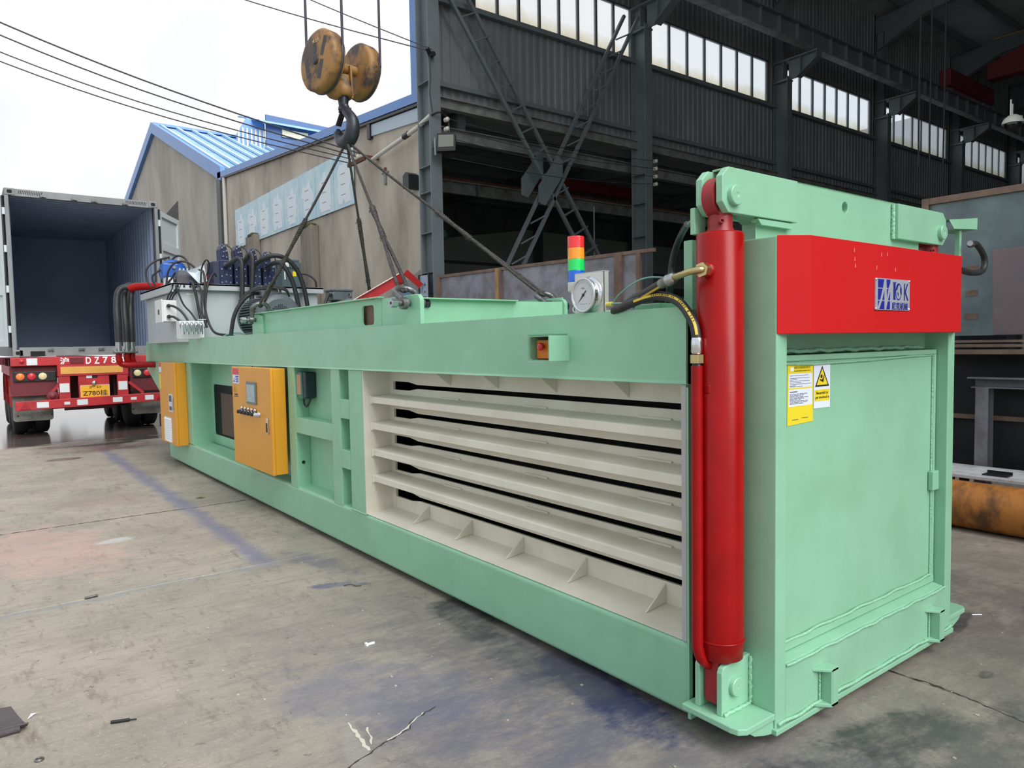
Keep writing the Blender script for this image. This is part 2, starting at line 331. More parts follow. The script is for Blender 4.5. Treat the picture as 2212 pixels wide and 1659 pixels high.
def text(name, s, size, loc, right, up, m, parent, width=None, bold=0, ext=.0006, label=None, lh=1.0, center=True):
    cu = bpy.data.curves.new(name, 'FONT'); cu.body = s; cu.size = 1; cu.offset = bold; cu.extrude = 0; cu.resolution_u = 3; cu.space_line = lh
    if center: cu.align_x = 'CENTER'
    cu.align_y = 'CENTER'
    t = bpy.data.objects.new(name, cu); col.objects.link(t); bpy.context.view_layer.update()
    me = bpy.data.meshes.new_from_object(t.evaluated_get(bpy.context.evaluated_depsgraph_get())); bpy.data.objects.remove(t); bpy.data.curves.remove(cu)
    R_ = Vector(right).normalized(); U = Vector(up).normalized(); N = R_.cross(U)
    xs = [v.co.x for v in me.vertices] or [0, 1]; ys = [v.co.y for v in me.vertices] or [0, 1]
    sy = size/max(max(ys)-min(ys), .01); cy = (max(ys)+min(ys))/2
    if width: sx = width/max(max(xs)-min(xs), .01); cx = (max(xs)+min(xs))/2
    else: sx = sy; cx = (max(xs)+min(xs))/2
    if not center: cx = min(xs)
    mb = MB(); mb.v = [tuple(Vector(loc)+R_*((v.co.x-cx)*sx)+U*((v.co.y-cy)*sy)+N*ext) for v in me.vertices]
    mb.f = [list(p.vertices) for p in me.polygons]; mb.s = [False]*len(mb.f); bpy.data.meshes.remove(me)
    return part(name, mb, m, parent, label=label)
X_, Y_, Z_ = Vector((1, 0, 0)), Vector((0, 1, 0)), Vector((0, 0, 1)); nX, nY = -X_, -Y_
def rrect(a0, a1, b0, b1, r, n=4, corners=(1, 1, 1, 1)):
    out = []
    for (cx, cy, t0, k) in ((a1-r, b0+r, -PI/2, corners[1]), (a1-r, b1-r, 0, corners[2]), (a0+r, b1-r, PI/2, corners[3]), (a0+r, b0+r, PI, corners[0])):
        if k: out += [(cx+r*math.cos(t0+PI/2*i/n), cy+r*math.sin(t0+PI/2*i/n)) for i in range(n+1)]
        else: out.append((cx+r*(1 if t0 in (-PI/2, 0) else -1), cy+r*(1 if t0 in (0, PI/2) else -1)))
    return out

# ================================================================ GROUND
S = -.145
fl = thing('floor', None, None, (0, 0, 0), kind='structure')
mb = MB(); mb.box(-40, 60, -30, 80, -.40, -.16); part('floor_bed', mb, mat('sub_base', (96, 92, 86), .95), fl)
xs_ = [-40, -12, -4.6, .955, 4.9, 11, 18, 26, 60]; ys_ = [-30, -6, 3.60, 5.90, 11.9, 20, 34, 80]
for j in range(len(ys_)-1):
    xr = list(xs_)
    for i in range(len(xr)-1):
        part('concrete_slab', mbox(xr[i]+.004, xr[i+1]-.004, ys_[j]+.004, ys_[j+1]-.004, -.16, -.04), FLOOR, fl, bevel=.006, seg=1)

def crack(name, pts, w, m, z=-.0395):
    random.seed(len(pts)*7); P_ = []
    for i in range(len(pts)-1):
        a, b = Vector((*pts[i], z)), Vector((*pts[i+1], z)); k = max(2, int((b-a).length/.02)); s = (b-a).cross(Z_).normalized()
        P_ += [a+(b-a)*j/k+s*random.uniform(-.006, .006) for j in range(k)]
    v = []
    for i, p in enumerate(P_):
        T = (P_[min(i+1, len(P_)-1)]-P_[max(i-1, 0)]).normalized(); s = T.cross(Z_)*w*random.uniform(.25, 1)/2; v += [p-s, p+s]
    part(name, MB().add(v, [(2*i, 2*i+1, 2*i+3, 2*i+2) for i in range(len(P_)-1)]), m, fl)
CRK = mat('crack_dirt', (52, 48, 46), .95); CHP = mat('chipped_concrete', (190, 186, 172), .9)
crack('crack', [(-1.340, .887), (-1.251, .919), (-1.135, .956), (-1.031, .981), (-1.005, 1.019), (-.952, 1.041), (-.871, 1.064), (-.831, 1.073)], .012, CRK)
crack('chipped_edge', [(-1.14, .962), (-1.06, .982), (-1.01, 1.012), (-.96, 1.045), (-.90, 1.062)], .010, CHP, -.039)
crack('crack', [(.955, .25), (.962, .067), (.953, -.055), (.966, -.164), (.951, -.276), (.927, -.398), (.906, -.523), (.90, -.9)], .014, CRK)
crack('crack', [(-4.6, 5.92), (-2.21, 5.90), (-1.605, 5.90), (-.961, 5.905), (-.638, 5.895), (-.15, 5.91)], .022, CRK)
crack('chipped_edge', [(-1.207, 1.182), (-1.212, 1.105), (-1.220, 1.004), (-1.232, .919)], .020, CHP, -.039)
crack('chipped_edge', [(-1.16, 1.10), (-1.18, 1.02), (-1.205, .95)], .014, CHP, -.039)
# ================================================================ HALL
def isec(mb, x0, x1, y0, y1, z0, z1, tf=.02, tw=.012):
    """H column: flanges face -Y/+Y, web along Y"""
    mb.box(x0, x1, y0, y0+tf, z0, z1); mb.box(x0, x1, y1-tf, y1, z0, z1); c = (x0+x1)/2; mb.box(c-tw/2, c+tw/2, y0+tf, y1-tf, z0, z1); return mb
for k in range(7):
    x = 4.94+6.03*k
    mb = isec(MB(), x, x+.26, 10.60, 11.06, 0, 9.15 if k else 9.15)
    t = thing('steel_column', ['grey steel column at the hall corner beside the stained wall', 'grey steel column behind the cross brace right of the first bay', 'grey steel column between the second and third window rows',
              'grey steel column between the third and fourth window rows', 'grey steel column between the fourth and fifth window rows', 'grey steel column left of the farthest window row', 'farthest grey steel column of the hall'][k], 'column', (x+.13, 10.83, 0), kind='structure')
    part('shaft', mb, COLG, t, bevel=.004, seg=1)
    if k == 0:
        for z in (1.9, 2.95, 3.72, 4.5, 5.0, 5.85, 6.6): part('stiffener', mbox(x+.01, x+.124, 10.62, 11.04, z, z+.014), COLG, t)
    else:
        for z in (4.1, 4.9, 5.6): part('stiffener', mbox(x+.01, x+.124, 10.62, 11.04, z, z+.014), COLG, t)
    part('upper_shaft', isec(MB(), x+.03, x+.23, 10.76, 11.06, 9.15, 12.5), COLG, t)
    mb = MB(); mb.prism([(10.62, 9.05), (10.62, 9.6), (9.72, 9.6), (9.72, 9.42), (10.3, 9.05)], 'x', x+.11, x+.15)
    mb.box(x-.02, x+.28, 9.68, 11.06, 9.58, 9.62); mb.beam((x+.13, 9.72, 9.41), (x+.13, 10.32, 9.04), .26, .02); mb.box(x-.01, x+.27, 10.58, 11.06, 9.02, 9.06)
    mb.box(x+.0, x+.26, 9.7, 9.72, 9.42, 9.6); mb.box(x, x+.26, 10.2, 10.22, 9.1, 9.6)
    part('corbel', mb, COLG, t)
def corrug(x0, x1, y, z0, z1, p=.2, d=.03):
    pts = []; x = x0
    while x < x1-1e-6:
        for dx, dd in ((0, 0), (.5*p, 0), (.58*p, d), (.92*p, d)): pts.append((min(x+dx, x1), y-dd))
        x += p
    pts.append((x1, y)); n = len(pts); v = [(a, b, z0) for a, b in pts]+[(a, b, z1) for a, b in pts]
    return MB().add(v, [(i, i+1, n+i+1, n+i) for i in range(n-1)])
wb = thing('wall_back', None, None, (5, 11.06, 0), kind='structure')
for k in range(7):
    x0 = 5.07+6.03*k; x1 = x0+6.03; wl = (6.38 if k == 0 else x0+.60); wr = min(wl+5.0, x1-.12)
    part('cladding_sheet', corrug(x0, x1, 11.14, 6.22, 8.40), CLAD, wb)
    part('cladding_sheet', corrug(x0, x1, 11.14, 9.62, 12.6), CLAD, wb)
    part('cladding_sheet', corrug(x0, wl, 11.14, 8.40, 9.62), CLAD, wb)
    part('cladding_sheet', corrug(wr, x1, 11.14, 8.40, 9.62), CLAD, wb)
    part('lower_girt', mbox(x0, x1, 11.0, 11.1, 6.66, 6.75), COLG, wb)
    part('sill_girt', mbox(x0, x1, 10.98, 11.1, 8.30, 8.40), COLG, wb)
    part('lintel_beam', MB().box(x0, x1, 11.02, 11.06, 6.24, 6.42).box(x0, x1, 10.95, 11.1, 6.42, 6.44).box(x0, x1, 10.95, 11.1, 6.22, 6.24), GIRT, wb)
    if k == 6: break
    w = thing('window_%d' % (k+1), 'row of frosted panes in bay %s of the hall wall' % ['one above the cross brace', 'two', 'three', 'four', 'five', 'six, the farthest'][k], None, ((wl+wr)/2, 11.08, 8.4), kind='structure')
    mb = MB(); mb.box(wl-.05, wr+.05, 11.05, 11.13, 8.40, 8.44).box(wl-.05, wr+.05, 11.05, 11.13, 9.58, 9.62).box(wl-.05, wl, 11.05, 11.13, 8.4, 9.62).box(wr, wr+.05, 11.05, 11.13, 8.4, 9.62)
    part('window_frame', mb, WINM, w)
    N = 8 if k == 0 else 7; pw = (wr-wl)/N
    for i in range(N):
        if i: part('mullion', mbox(wl+i*pw-.02, wl+i*pw+.02, 11.05, 11.13, 8.44, 9.58), WINM, w)
        part('pane', mbox(wl+i*pw+.02, wl+(i+1)*pw-.02, 11.09, 11.094, 8.44, 9.58), PANE, w)
# runway beam with stiffeners + rail
rb = thing('runway_beam', 'dark grey crane runway beam with rusty rail on column corbels', 'beam', (24, 9.9, 9.6), kind='structure')
for k in range(6):
    x0 = 5.07+6.03*k; x1 = x0+6.03
    part('lower_flange', mbox(x0+.15, x1-.15, 9.78, 10.02, 9.62, 9.65), GIRT, rb)
    part('web', MB().box(x0+.03, x1-.03, 9.893, 9.907, 9.65, 10.12), COLG, rb)
    part('upper_flange', mbox(x0+.02, x1-.02, 9.74, 10.06, 10.12, 10.15), COLG, rb)
    for i in range(1, 7): part('web_stiffener', mbox(x0+i*.86-.008, x0+i*.86+.008, 9.79, 10.01, 9.66, 10.12), COLG, rb)
    part('crane_rail', MB().box(x0, x1, 9.87, 9.93, 10.15, 10.17).box(x0, x1, 9.89, 9.91, 10.17, 10.21).box(x0, x1, 9.875, 9.925, 10.21, 10.24), RAILR, rb)
# hall roof + far side
ce = thing('ceiling', None, None, (24, 0, 12.6), kind='structure')
RS = mat('roof_liner_sheet', (176, 186, 192), .7, c2=(150, 160, 166), ns=.6, amt=.8)
for k in range(7):
    x0 = 4.7+6.03*k
    for (ya, za, yb, zb) in ((11.4, 12.55, -1.5, 13.9), (-1.5, 13.9, -14.2, 12.55)):
        part('roof_sheet', MB().add([(x0, ya, za), (x0+6.03, ya, za), (x0+6.03, yb, zb), (x0, yb, zb), (x0, ya, za+.08), (x0+6.03, ya, za+.08), (x0+6.03, yb, zb+.08), (x0, yb, zb+.08)],
             [(0, 1, 2, 3), (7, 6, 5, 4), (0, 4, 5, 1), (1, 5, 6, 2), (2, 6, 7, 3), (3, 7, 4, 0)]), RS, ce)
for k in range(7):
    x = 5.07+6.03*k; mb = MB()
    mb.beam((x, 11.06, 12.1), (x, -1.5, 13.55), .22, .5); mb.beam((x, -1.5, 13.55), (x, -14, 12.1), .22, .5); mb.prism([(11.0, 11.3), (11.0, 12.2), (8.6, 12.4)], 'x', x-.1, x+.1)
    part('rafter', mb, COLG, ce)
for i in range(9):
    y = 10.2-i*1.5; z = 12.55+(11.4-y)*.1047-.1; part('purlin', mbox(4.9, 41, y-.04, y+.04, z-.12, z+.06), COLG, ce)
wr_ = thing('wall_right', None, None, (24, -14, 0), kind='structure')
part('cladding_sheet', mbox(5, 41.5, -14.1, -14, 0, 12.6), CLAD, wr_)
we = thing('wall_end', None, None, (41.3, 0, 0), kind='structure')
part('cladding_sheet', mbox(41.3, 41.4, -14, 26, 0, 14), CLAD, we)
# overhead crane inside
t = thing('overhead_crane', 'dark red bridge crane girder high inside the hall', 'crane', (27.6, 0, 10.24))
part('girder', MB().prism([(9.2, 10.66), (-13, 10.66), (-13, 11.7), (7.6, 11.7), (9.2, 11.2)], 'x', 27.4, 27.9), CRRED, t, bevel=.02, seg=1)
part('end_carriage', mbox(25.7, 29.6, 9.72, 10.08, 10.32, 10.9), CRRED, t, bevel=.02, seg=1)
for x in (26.2, 29.1): part('wheel', MB().cyl((x, 9.82, 10.38), (x, 9.98, 10.38), .14, 20), COLG, t)
part('handrail', MB().tube([(27.9, 9.2, 12.2), (27.9, 0, 12.2), (27.9, -13, 12.2)], .025, 8), OCHRE, t)
for i, (x, z1, z0) in enumerate(((14.83, 10.6, 5.3), (15.38, 10.6, 5.3), (16.09, 10.6, 3.2))):
    tt = part('hanging_cable', MB().tube(spl([(x, 6, 12.8), (x+.03, 6, 9), (x-.01, 6, z0+1), (x+.02, 6, z0)], 6), .02, 8), CABLE, None, loc=(x, 6, z0),
         label=['leftmost of three thin cables hanging from the hall roof', 'middle of three thin cables hanging from the hall roof', 'rightmost and longest of three thin cables hanging from the hall roof'][i], cat='cable', group='cables hanging in the hall')
# cross brace in first bay (laced twin angles)
t = thing('cross_brace', 'dark steel laced cross brace between the first two hall columns', 'brace', (8, 10.85, 3))
def lace(a, b, off, n):
    a = Vector(a); b = Vector(b); off = Vector(off)
    part('chord', MB().beam(a, b, .07, .07), COLG, t); part('chord', MB().beam(a+off, b+off, .07, .07), COLG, t)
    for i in range(1, n):
        p = a+(b-a)*i/n; part('lacing_bar', MB().beam(p, p+off+Vector((0, 0, .16*(1 if off.x > 0 else -1))), .06, .03), COLG, t)
lace((5.50, 10.78, 8.40), (9.35, 10.78, 3.1), (.50, .06, .10), 13)
lace((10.95, 10.78, 9.3), (6.9, 10.78, 2.5), (-.42, .06, -.06), 15)
part('gusset_plate', MB().prism([(7.72, 4.55), (7.9, 4.5), (8.42, 5.2), (8.42, 5.55), (8.25, 5.6), (7.72, 4.9)], 'y', 10.72, 10.735), COLG, t)
part('gusset_plate', MB().prism([(7.52, 4.75), (7.7, 4.7), (8.15, 5.3), (8.15, 5.65), (8.0, 5.7), (7.52, 5.1)], 'y', 11.07, 11.085), COLG, t)
# adjoining hall seen through the open lower bays
ah = thing('wall_adjoining', None, None, (12, 24, 0), kind='structure')
GW = mat('adjoining_wall_green_grey', (206, 218, 212), .8, c2=(180, 192, 186), ns=.5, amt=.7)
part('masonry', MB().prism([(5.6, 0), (41, 0), (41, 6.2), (18, 6.6), (12.5, 5.75), (5.6, 4.8)], 'y', 24, 24.2), GW, ah); part('upper_sheeting', mbox(5.6, 41, 24.2, 24.3, 3, 7.4), CLAD, ah)
part('rail_band', mbox(5.3, 41, 23.85, 24, 3.9, 4.3), COLG, ah); part('rail_band', mbox(5.3, 41, 23.8, 24, 4.9, 5.0), COLG, ah)
QF0 = [(0, 1, 2, 3), (7, 6, 5, 4), (0, 4, 5, 1), (1, 5, 6, 2), (2, 6, 7, 3), (3, 7, 4, 0)]
c2 = thing('ceiling_adjoining', None, None, (12, 17, 7), kind='structure')
part('roof_sheet', MB().add([(5.5, 11.2, 6.36), (41, 11.2, 6.36), (41, 25.3, 7.5), (5.5, 25.3, 7.5), (5.5, 11.2, 6.42), (41, 11.2, 6.42), (41, 25.3, 7.56), (5.5, 25.3, 7.56)], QF0), RS, c2)
for k in range(6):
    x = 6.2+6.03*k; part('rafter', MB().beam((x, 11.4, 6.1), (x, 24, 7.1), .2, .4), COLG, c2); part('column', mbox(x-.12, x+.12, 23.4, 23.8, 0, 6.8), COLG, c2)
for i in range(7): part('purlin', mbox(5.6, 41, 12.4+i*1.8, 12.48+i*1.8, 6.28+i*.145, 6.42+i*.145), COLG, c2)
t = thing('eaves_beam', 'grey steel eaves beam just behind the wall opening', 'beam', (20, 11.4, 5.7), kind='structure')
part('web', MB().box(5.2, 41, 11.38, 11.42, 5.74, 5.96).box(5.2, 41, 11.3, 11.5, 5.96, 5.98).box(5.2, 41, 11.3, 11.5, 5.72, 5.74), GIRT, t)
t = thing('inner_runway_beam', 'pale stained crane beam with red rail in the adjoining hall', 'beam', (20, 13, 5), kind='structure')
part('web', MB().box(5.2, 41, 12.96, 13.04, 5.05, 5.3).box(5.2, 41, 12.85, 13.15, 5.3, 5.33), GIRT, t); part('rail', mbox(5.2, 41, 12.97, 13.03, 5.33, 5.42), RAILR, t)
for i in range(5): part('splice', mbox(7.6+i*3, 7.63+i*3, 12.84, 12.95, 5.05, 5.3), COLG, t)
t = thing('red_crane_girder', 'dull red crane girder behind the cross brace', 'crane', (13, 14, 5.8))
part('girder', mbox(10.2, 13.95, 13.9, 14.2, 5.82, 6.14), CRRED, t, bevel=.01); part('end_plate', mbox(13.2, 13.23, 13.87, 13.9, 5.8, 6.16), CRRED, t); part('lower_beam', mbox(10.4, 16, 14.3, 14.5, 5.5, 5.66), RAILR, t)
t = thing('hoist_motor', 'small green chain hoist hanging behind the corner column', 'hoist', (6.7, 13.5, 4.1))
part('body', MB().cyl((6.45, 13.5, 4.2), (6.9, 13.5, 4.15), .16, 18).ball((6.95, 13.5, 4.15), .15), mat('hoist_green', (60, 84, 80), .5), t); part('bracket', mbox(6.6, 6.66, 13.4, 13.6, 4.3, 5.05), COLG, t)
part('vertical_pipe', MB().cyl((10.2, 11.6, 3), (10.2, 11.6, 4.85), .02, 10), GIRT, None, label='thin vertical pipe behind the steel partition near the second column', cat='pipe', loc=(10.2, 11.6, 3))

# corner details: flood light, insulators, conduit, wires
t = thing('flood_light', 'black flood light bracketed to the hall corner column', 'lamp', (5.1, 10.4, 5.3))
part('housing', MB().prism([(-.13, -.14), (.13, -.14), (.13, .16), (-.13, .16)], 'x', 0, .05), BLKP, t) if 0 else None
def rbox(mb, c, r, u, w, h, d):
    c = Vector(c); r = Vector(r).normalized(); u = Vector(u).normalized(); nn = r.cross(u); a = r*w/2; b = u*h/2; e = nn*d/2
    v = [c-a-b-e, c+a-b-e, c+a+b-e, c-a+b-e, c-a-b+e, c+a-b+e, c+a+b+e, c-a+b+e]
    return mb.add(v, [(3, 2, 1, 0), (4, 5, 6, 7), (0, 1, 5, 4), (1, 2, 6, 5), (2, 3, 7, 6), (3, 0, 4, 7)])
fr = Vector((.75, -.66, 0)); fu = Vector((.12, .14, 1)).normalized()
part('housing', rbox(MB(), (5.13, 10.32, 5.33), fr, fu, .36, .36, .1), BLKP, t, bevel=.01)
part('lens', rbox(MB(), Vector((5.13, 10.32, 5.35))+fr.cross(fu)*.052, fr, fu, .29, .24, .004), mat('lamp_glass', (120, 122, 112), .2, coat=.3), t)
part('bracket', MB().beam((4.98, 10.5, 5.45), (4.94, 10.42, 5.1), .03, .01).beam((5.02, 10.6, 5.3), (5.0, 10.38, 5.3), .04, .02), COLG, t)
INS = mat('porcelain', (206, 202, 190), .3)
for i, z in enumerate((5.84, 5.66, 5.48)):
    part('insulator', MB().lathe((5.27, 10.58, z), (0, -1, 0), ((0, .03), (.02, .045), (.05, .045), (.06, .03), (.08, .045), (.11, .045), (.12, .015))), INS, None, loc=(5.27, 10.58, z),
         label=['top', 'middle', 'bottom'][i]+' white porcelain insulator on the corner column above the flood light', cat='insulator', group='insulators on the corner column')
for i, z in enumerate((5.86, 5.68, 5.49, 5.31)):
    part('insulator', MB().lathe((11.24, 10.58, z), (0, -1, 0), ((0, .03), (.02, .045), (.05, .045), (.06, .03), (.08, .045), (.11, .045), (.12, .015))), INS, None, loc=(11.24, 10.58, z),
         label=['topmost', 'second from top', 'third from top', 'lowest'][i]+' porcelain insulator on the second hall column', cat='insulator', group='insulators on the second column')
    part('electric_wire', MB().tube([(5.27+(11.24-5.27)*s, 10.5, (5.86, 5.68, 5.5, 5.12)[i]*(1-s)+z*s-.12*math.sin(PI*s)) for s in [j/12 for j in range(13)]], .007, 6), CABLE, None, loc=(5.3, 10.5, z),
         label='thin wire, '+['topmost', 'second from top', 'third from top', 'lowest'][i]+' of those strung across the first bay', cat='wire', group='wires across the first bay')

# ================================================================ RENDERED WALL AND GABLE BUILDING
wl_ = thing('wall_left', None, None, (5.24, 18, 0), kind='structure')
part('render_face', MB().prism([(11.35, 0), (25.45, 0), (25.45, 7.62), (11.35, 6.44)], 'x', 5.24, 5.5), CONC, wl_)
for y0, y1, z in ((21.45, 22.3, 5.1), (16.85, 17.6, 4.75)):
    part('pilaster', MB().prism([(y0, 0), (y1, 0), (y1, z), (y0, z)], 'x', 5.02, 5.24), PILM, wl_, bevel=.02, seg=1); part('moss_cap', MB().ball(((5.13), (y0+y1)/2, z), .4, 12, (.35, 1.0, .22)), MOSS, wl_)
part('blue_fascia', MB().add([(5.14, 11.3, 6.43), (5.14, 25.6, 7.60), (5.14, 25.6, 7.80), (5.14, 11.3, 6.62), (5.44, 11.3, 6.43), (5.44, 25.6, 7.60), (5.44, 25.6, 7.80), (5.44, 11.3, 6.62)], [(0, 3, 2, 1), (4, 5, 6, 7), (0, 4, 7, 3), (1, 2, 6, 5), (3, 7, 6, 2), (0, 1, 5, 4)]), BTRIM, wl_)
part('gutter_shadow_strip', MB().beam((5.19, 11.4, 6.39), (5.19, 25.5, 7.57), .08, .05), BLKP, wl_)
part('pale_infill', MB().prism([(11.45, 6.08), (13.6, 6.28), (13.6, 6.53), (11.45, 6.35)], 'x', 5.2, 5.24), mat('pale_blue_sheet', (176, 190, 204), .5), wl_)
part('infill_post', mbox(5.16, 5.24, 13.58, 13.72, 6.22, 6.55), BLKP, wl_)
part('blue_wall_paint', MB().prism([(11.5, 2.4), (12.6, 2.3), (13.3, 2.5), (12.7, 2.75), (11.6, 3.1)], 'x', 5.233, 5.24), mat('blue_overspray', (112, 140, 180), .9, c2=(150, 142, 132), ns=3, amt=.95, lo=.42, hi=.55), wl_)
t = thing('corner_trim', 'tall light blue sheet-metal corner trim beside the corner column', 'trim', (5.3, 11.5, 6), kind='structure')
part('sheet', MB().box(5.16, 5.5, 11.36, 11.66, 6.5, 12.6), BTRIM, t)
part('downpipe', MB().cyl((5.12, 25.35, 0), (5.12, 25.35, 7.5), .09, 14), mat('downpipe_grey', (96, 98, 100), .6), None, loc=(5.17, 25.35, 0), label='dark grey downpipe at the joint of the two rendered walls', cat='pipe')
part('downpipe', MB().cyl((5.17, 24.9, 5.2), (5.17, 24.9, 7.5), .06, 14), PVCW, None, loc=(5.17, 24.9, 5.2), label='short white downpipe under the blue fascia end', cat='pipe')
t = thing('banner', 'faded pale blue banner with eight patched-over white characters on the stained wall', 'banner', (5.2, 19, 4.9))
bz0 = 4.89; bz1 = 6.17; ya = 23.85; wds = (ya-14.52)/8
SH = [[(.3, .0), (.75, .0), (.75, .15), (.8, .15), (.8, .72), (.62, .75), (.62, .86), (.5, .9), (.48, .76), (.2, .74), (.2, .1), (.3, .1)],
      [(.25, .25), (.4, .0), (.55, .12), (.7, .1), (.75, .3), (.9, .35), (.85, .6), (.7, .7), (.62, .9), (.45, .75), (.2, .8), (.1, .55), (.25, .5)],
      [(.25, .0), (.78, .0), (.78, .1), (.84, .1), (.84, .7), (.6, .74), (.55, .92), (.42, .9), (.4, .74), (.18, .72), (.18, .08), (.25, .08)],
      [(.2, .02), (.4, .0), (.48, .12), (.6, .0), (.85, .02), (.8, .3), (.88, .5), (.85, .75), (.66, .8), (.58, .95), (.46, .86), (.3, .9), (.14, .72), (.2, .5), (.14, .3)]]
for i in range(8):
    y1 = ya-i*wds; y0 = y1-wds+.02
    p = part('banner_sheet', MB().prism([(y0, bz0), (y1, bz0), (y1, bz1+.04*(i/7)), (y0, bz1+.04*(i/7))], 'x', 5.19, 5.2), BANB, t)
    sh = SH[(0, 1, 2, 3, 0, 1, 2, 3)[i]]; part('white_patch', MB().prism([(y1-.06-a*(wds-.12), bz0+.08+b*1.08) for a, b in sh], 'x', 5.184, 5.19), BANW, p)
    [part('fold_mark', mbox(5.182, 5.184, y0+.4*wds, y0+.62*wds, bz0+q, bz0+q+.02), mat('banner_mark', (150, 156, 160), .7), p) for q in (.3, .55, .8)]
part('wall_box', MB().prism([(11.58, 4.68), (11.82, 4.72), (11.82, 4.98), (11.7, 5.04), (11.58, 4.98)], 'x', 5.0, 5.24), MILLD, None, loc=(5.1, 11.7, 4.8), label='small dark lamp box fixed to the stained wall near the corner column', cat='box')
t = thing('gable_building', 'grey rendered gable building with blue sheet roof beyond the stained wall', 'building', (6, 36, 0))
part('gable_wall', MB().prism([(25.5, 0), (47.5, 0), (47.5, 8.3), (36.1, 11.8), (25.5, 7.6)], 'x', 5.3, 5.6), CONC2, t)
def slope(y0, z0, y1, z1, xa, xb, th): return [(xa, y0, z0), (xb, y0, z0), (xb, y1, z1), (xa, y1, z1), (xa, y0, z0+th), (xb, y0, z0+th), (xb, y1, z1+th), (xa, y1, z1+th)]
QF = [(0, 1, 2, 3), (7, 6, 5, 4), (0, 4, 5, 1), (1, 5, 6, 2), (2, 6, 7, 3), (3, 7, 4, 0)]
part('roof_sheet', MB().add(slope(25.2, 7.72, 36.1, 12.0, 5.2, 24, .06), QF), BROOF, t)
part('roof_sheet', MB().add(slope(36.1, 12.0, 47.8, 8.4, 5.2, 24, .06), QF), BROOF, t)
mb = MB()
for i in range(26): mb.add(slope(25.2, 7.8, 36.1, 12.08, 5.5+i*.7, 5.62+i*.7, .1), QF)
part('roof_rib', mb, mat('roof_rib_blue', (176, 206, 226), .35), t, kind='stuff')
part('verge_trim', MB().add(slope(25.2, 7.45, 36.1, 11.7, 5.14, 5.3, .5), QF), BTRIM, t); part('verge_trim', MB().add(slope(36.1, 11.7, 47.8, 8.1, 5.14, 5.3, .5), QF), BTRIM, t)
part('ridge_cap', MB().box(5.2, 24, 35.9, 36.3, 12.05, 12.16), BTRIM, t)
part('wall_opening', MB().prism([(32.2, 7.1), (34.7, 7.3), (34.7, 7.65), (32.2, 7.9)], 'x', 5.27, 5.3), mat('shadowed_louvre', (92, 90, 88), .9, c2=(60, 58, 58), ns=2, amt=.8, stretch=(1, 1, 6)), t)
t = thing('roof_monitor', 'blue roof lantern with a cream skylight sheet above the far building', 'skylight', (10, 34, 11))
part('end_sheet', MB().prism([(8.4, 10.6), (9.75, 10.6), (9.75, 12.3), (8.95, 12.55), (8.4, 11.6)], 'y', 33.9, 34), BTRIM, t)
mb = MB()
for i in range(7): mb.box(8.45+i*.2, 8.53+i*.2, 33.86, 33.9, 10.8, 11.95)
part('sheet_rib', mb, mat('cream_sheet', (206, 204, 178), .6), t, kind='stuff')
part('lantern_roof', MB().add([(8.8, 34.9, 12.7), (17.5, 34.9, 12.7), (17.5, 33.3, 12.1), (9.3, 33.3, 12.2), (8.8, 34.9, 12.78), (17.5, 34.9, 12.78), (17.5, 33.3, 12.18), (9.3, 33.3, 12.28)], QF), BROOF, t)
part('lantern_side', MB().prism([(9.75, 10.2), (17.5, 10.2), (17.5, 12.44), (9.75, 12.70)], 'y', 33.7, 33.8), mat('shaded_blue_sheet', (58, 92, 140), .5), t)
part('skylight_sheet', MB().box(10.5, 11.8, 33.6, 33.7, 11.75, 12.1), mat('cream_sheet', (226, 224, 196), .6), t)

t = thing('conduit_pipe', 'white conduit pipe sloping along the stained wall to the wire bracket', 'pipe', (5, 12, 5.8))
part('tube', MB().tube([(5.06, 13.4, 5.62), (5.0, 11.2, 5.8), (4.98, 10.62, 5.9)], .045, 10), PVCW, t)
part('clip', MB().cyl((5.02, 11.75, 5.76), (5.01, 11.55, 5.775), .06, 12), BLKP, t)
part('end_cable', MB().tube(spl([(4.98, 10.6, 5.9), (5.1, 10.5, 5.95), (5.22, 10.5, 5.92), (5.3, 10.5, 5.8), (5.3, 10.45, 5.5)], 6), .02, 8), BLKP, t)
t = thing('wire_bracket', 'rusty bracket with small insulators where overhead wires meet the wall', 'bracket', (5.05, 13.7, 5.75))
part('arm', MB().box(4.9, 5.24, 13.3, 13.38, 5.66, 5.72).box(4.88, 4.94, 13.35, 14.2, 5.62, 5.7), mat('rust_bracket', (96, 60, 50), .8), t)
for i in range(4): part('insulator', MB().lathe((4.9, 13.45+i*.22, 5.7), (0, 0, 1), ((0, .03), (.03, .05), (.06, .05), (.1, .02)), 12), INS, t)
def wire(a, b, sag, lab, r=.012, grp='overhead wires'):
    a = Vector(a); b = Vector(b)
    part('overhead_wire', MB().tube([a+(b-a)*s-Vector((0, 0, sag*math.sin(PI*s))) for s in [i/20 for i in range(21)]], r, 6), CABLE, None, loc=a, label=lab, cat='wire', group=grp)
wire((-6.5, 20.0, 11.2), (4.9, 13.5, 5.78), .45, 'topmost overhead wire of the bundle running to the wall bracket', .016)
wire((-6.5, 20.2, 11.05), (4.9, 13.7, 5.76), .55, 'second overhead wire of the bundle running to the wall bracket', .014)
wire((-6.5, 20.0, 10.5), (4.9, 13.9, 5.74), .6, 'third overhead wire of the bundle running to the wall bracket', .012)
wire((-6.5, 20.2, 10.3), (4.9, 14.1, 5.70), .6, 'lowest overhead wire of the bundle running to the wall bracket', .012)
wire((-4.5, 22.0, 14.6), (4.98, 10.52, 7.06), .75, 'thin lone wire crossing behind the hook block, left of the other', .01)
wire((-1.2, 22.0, 15.6), (4.98, 10.52, 7.10), .55, 'thin lone wire crossing the sky above the hook block', .01)
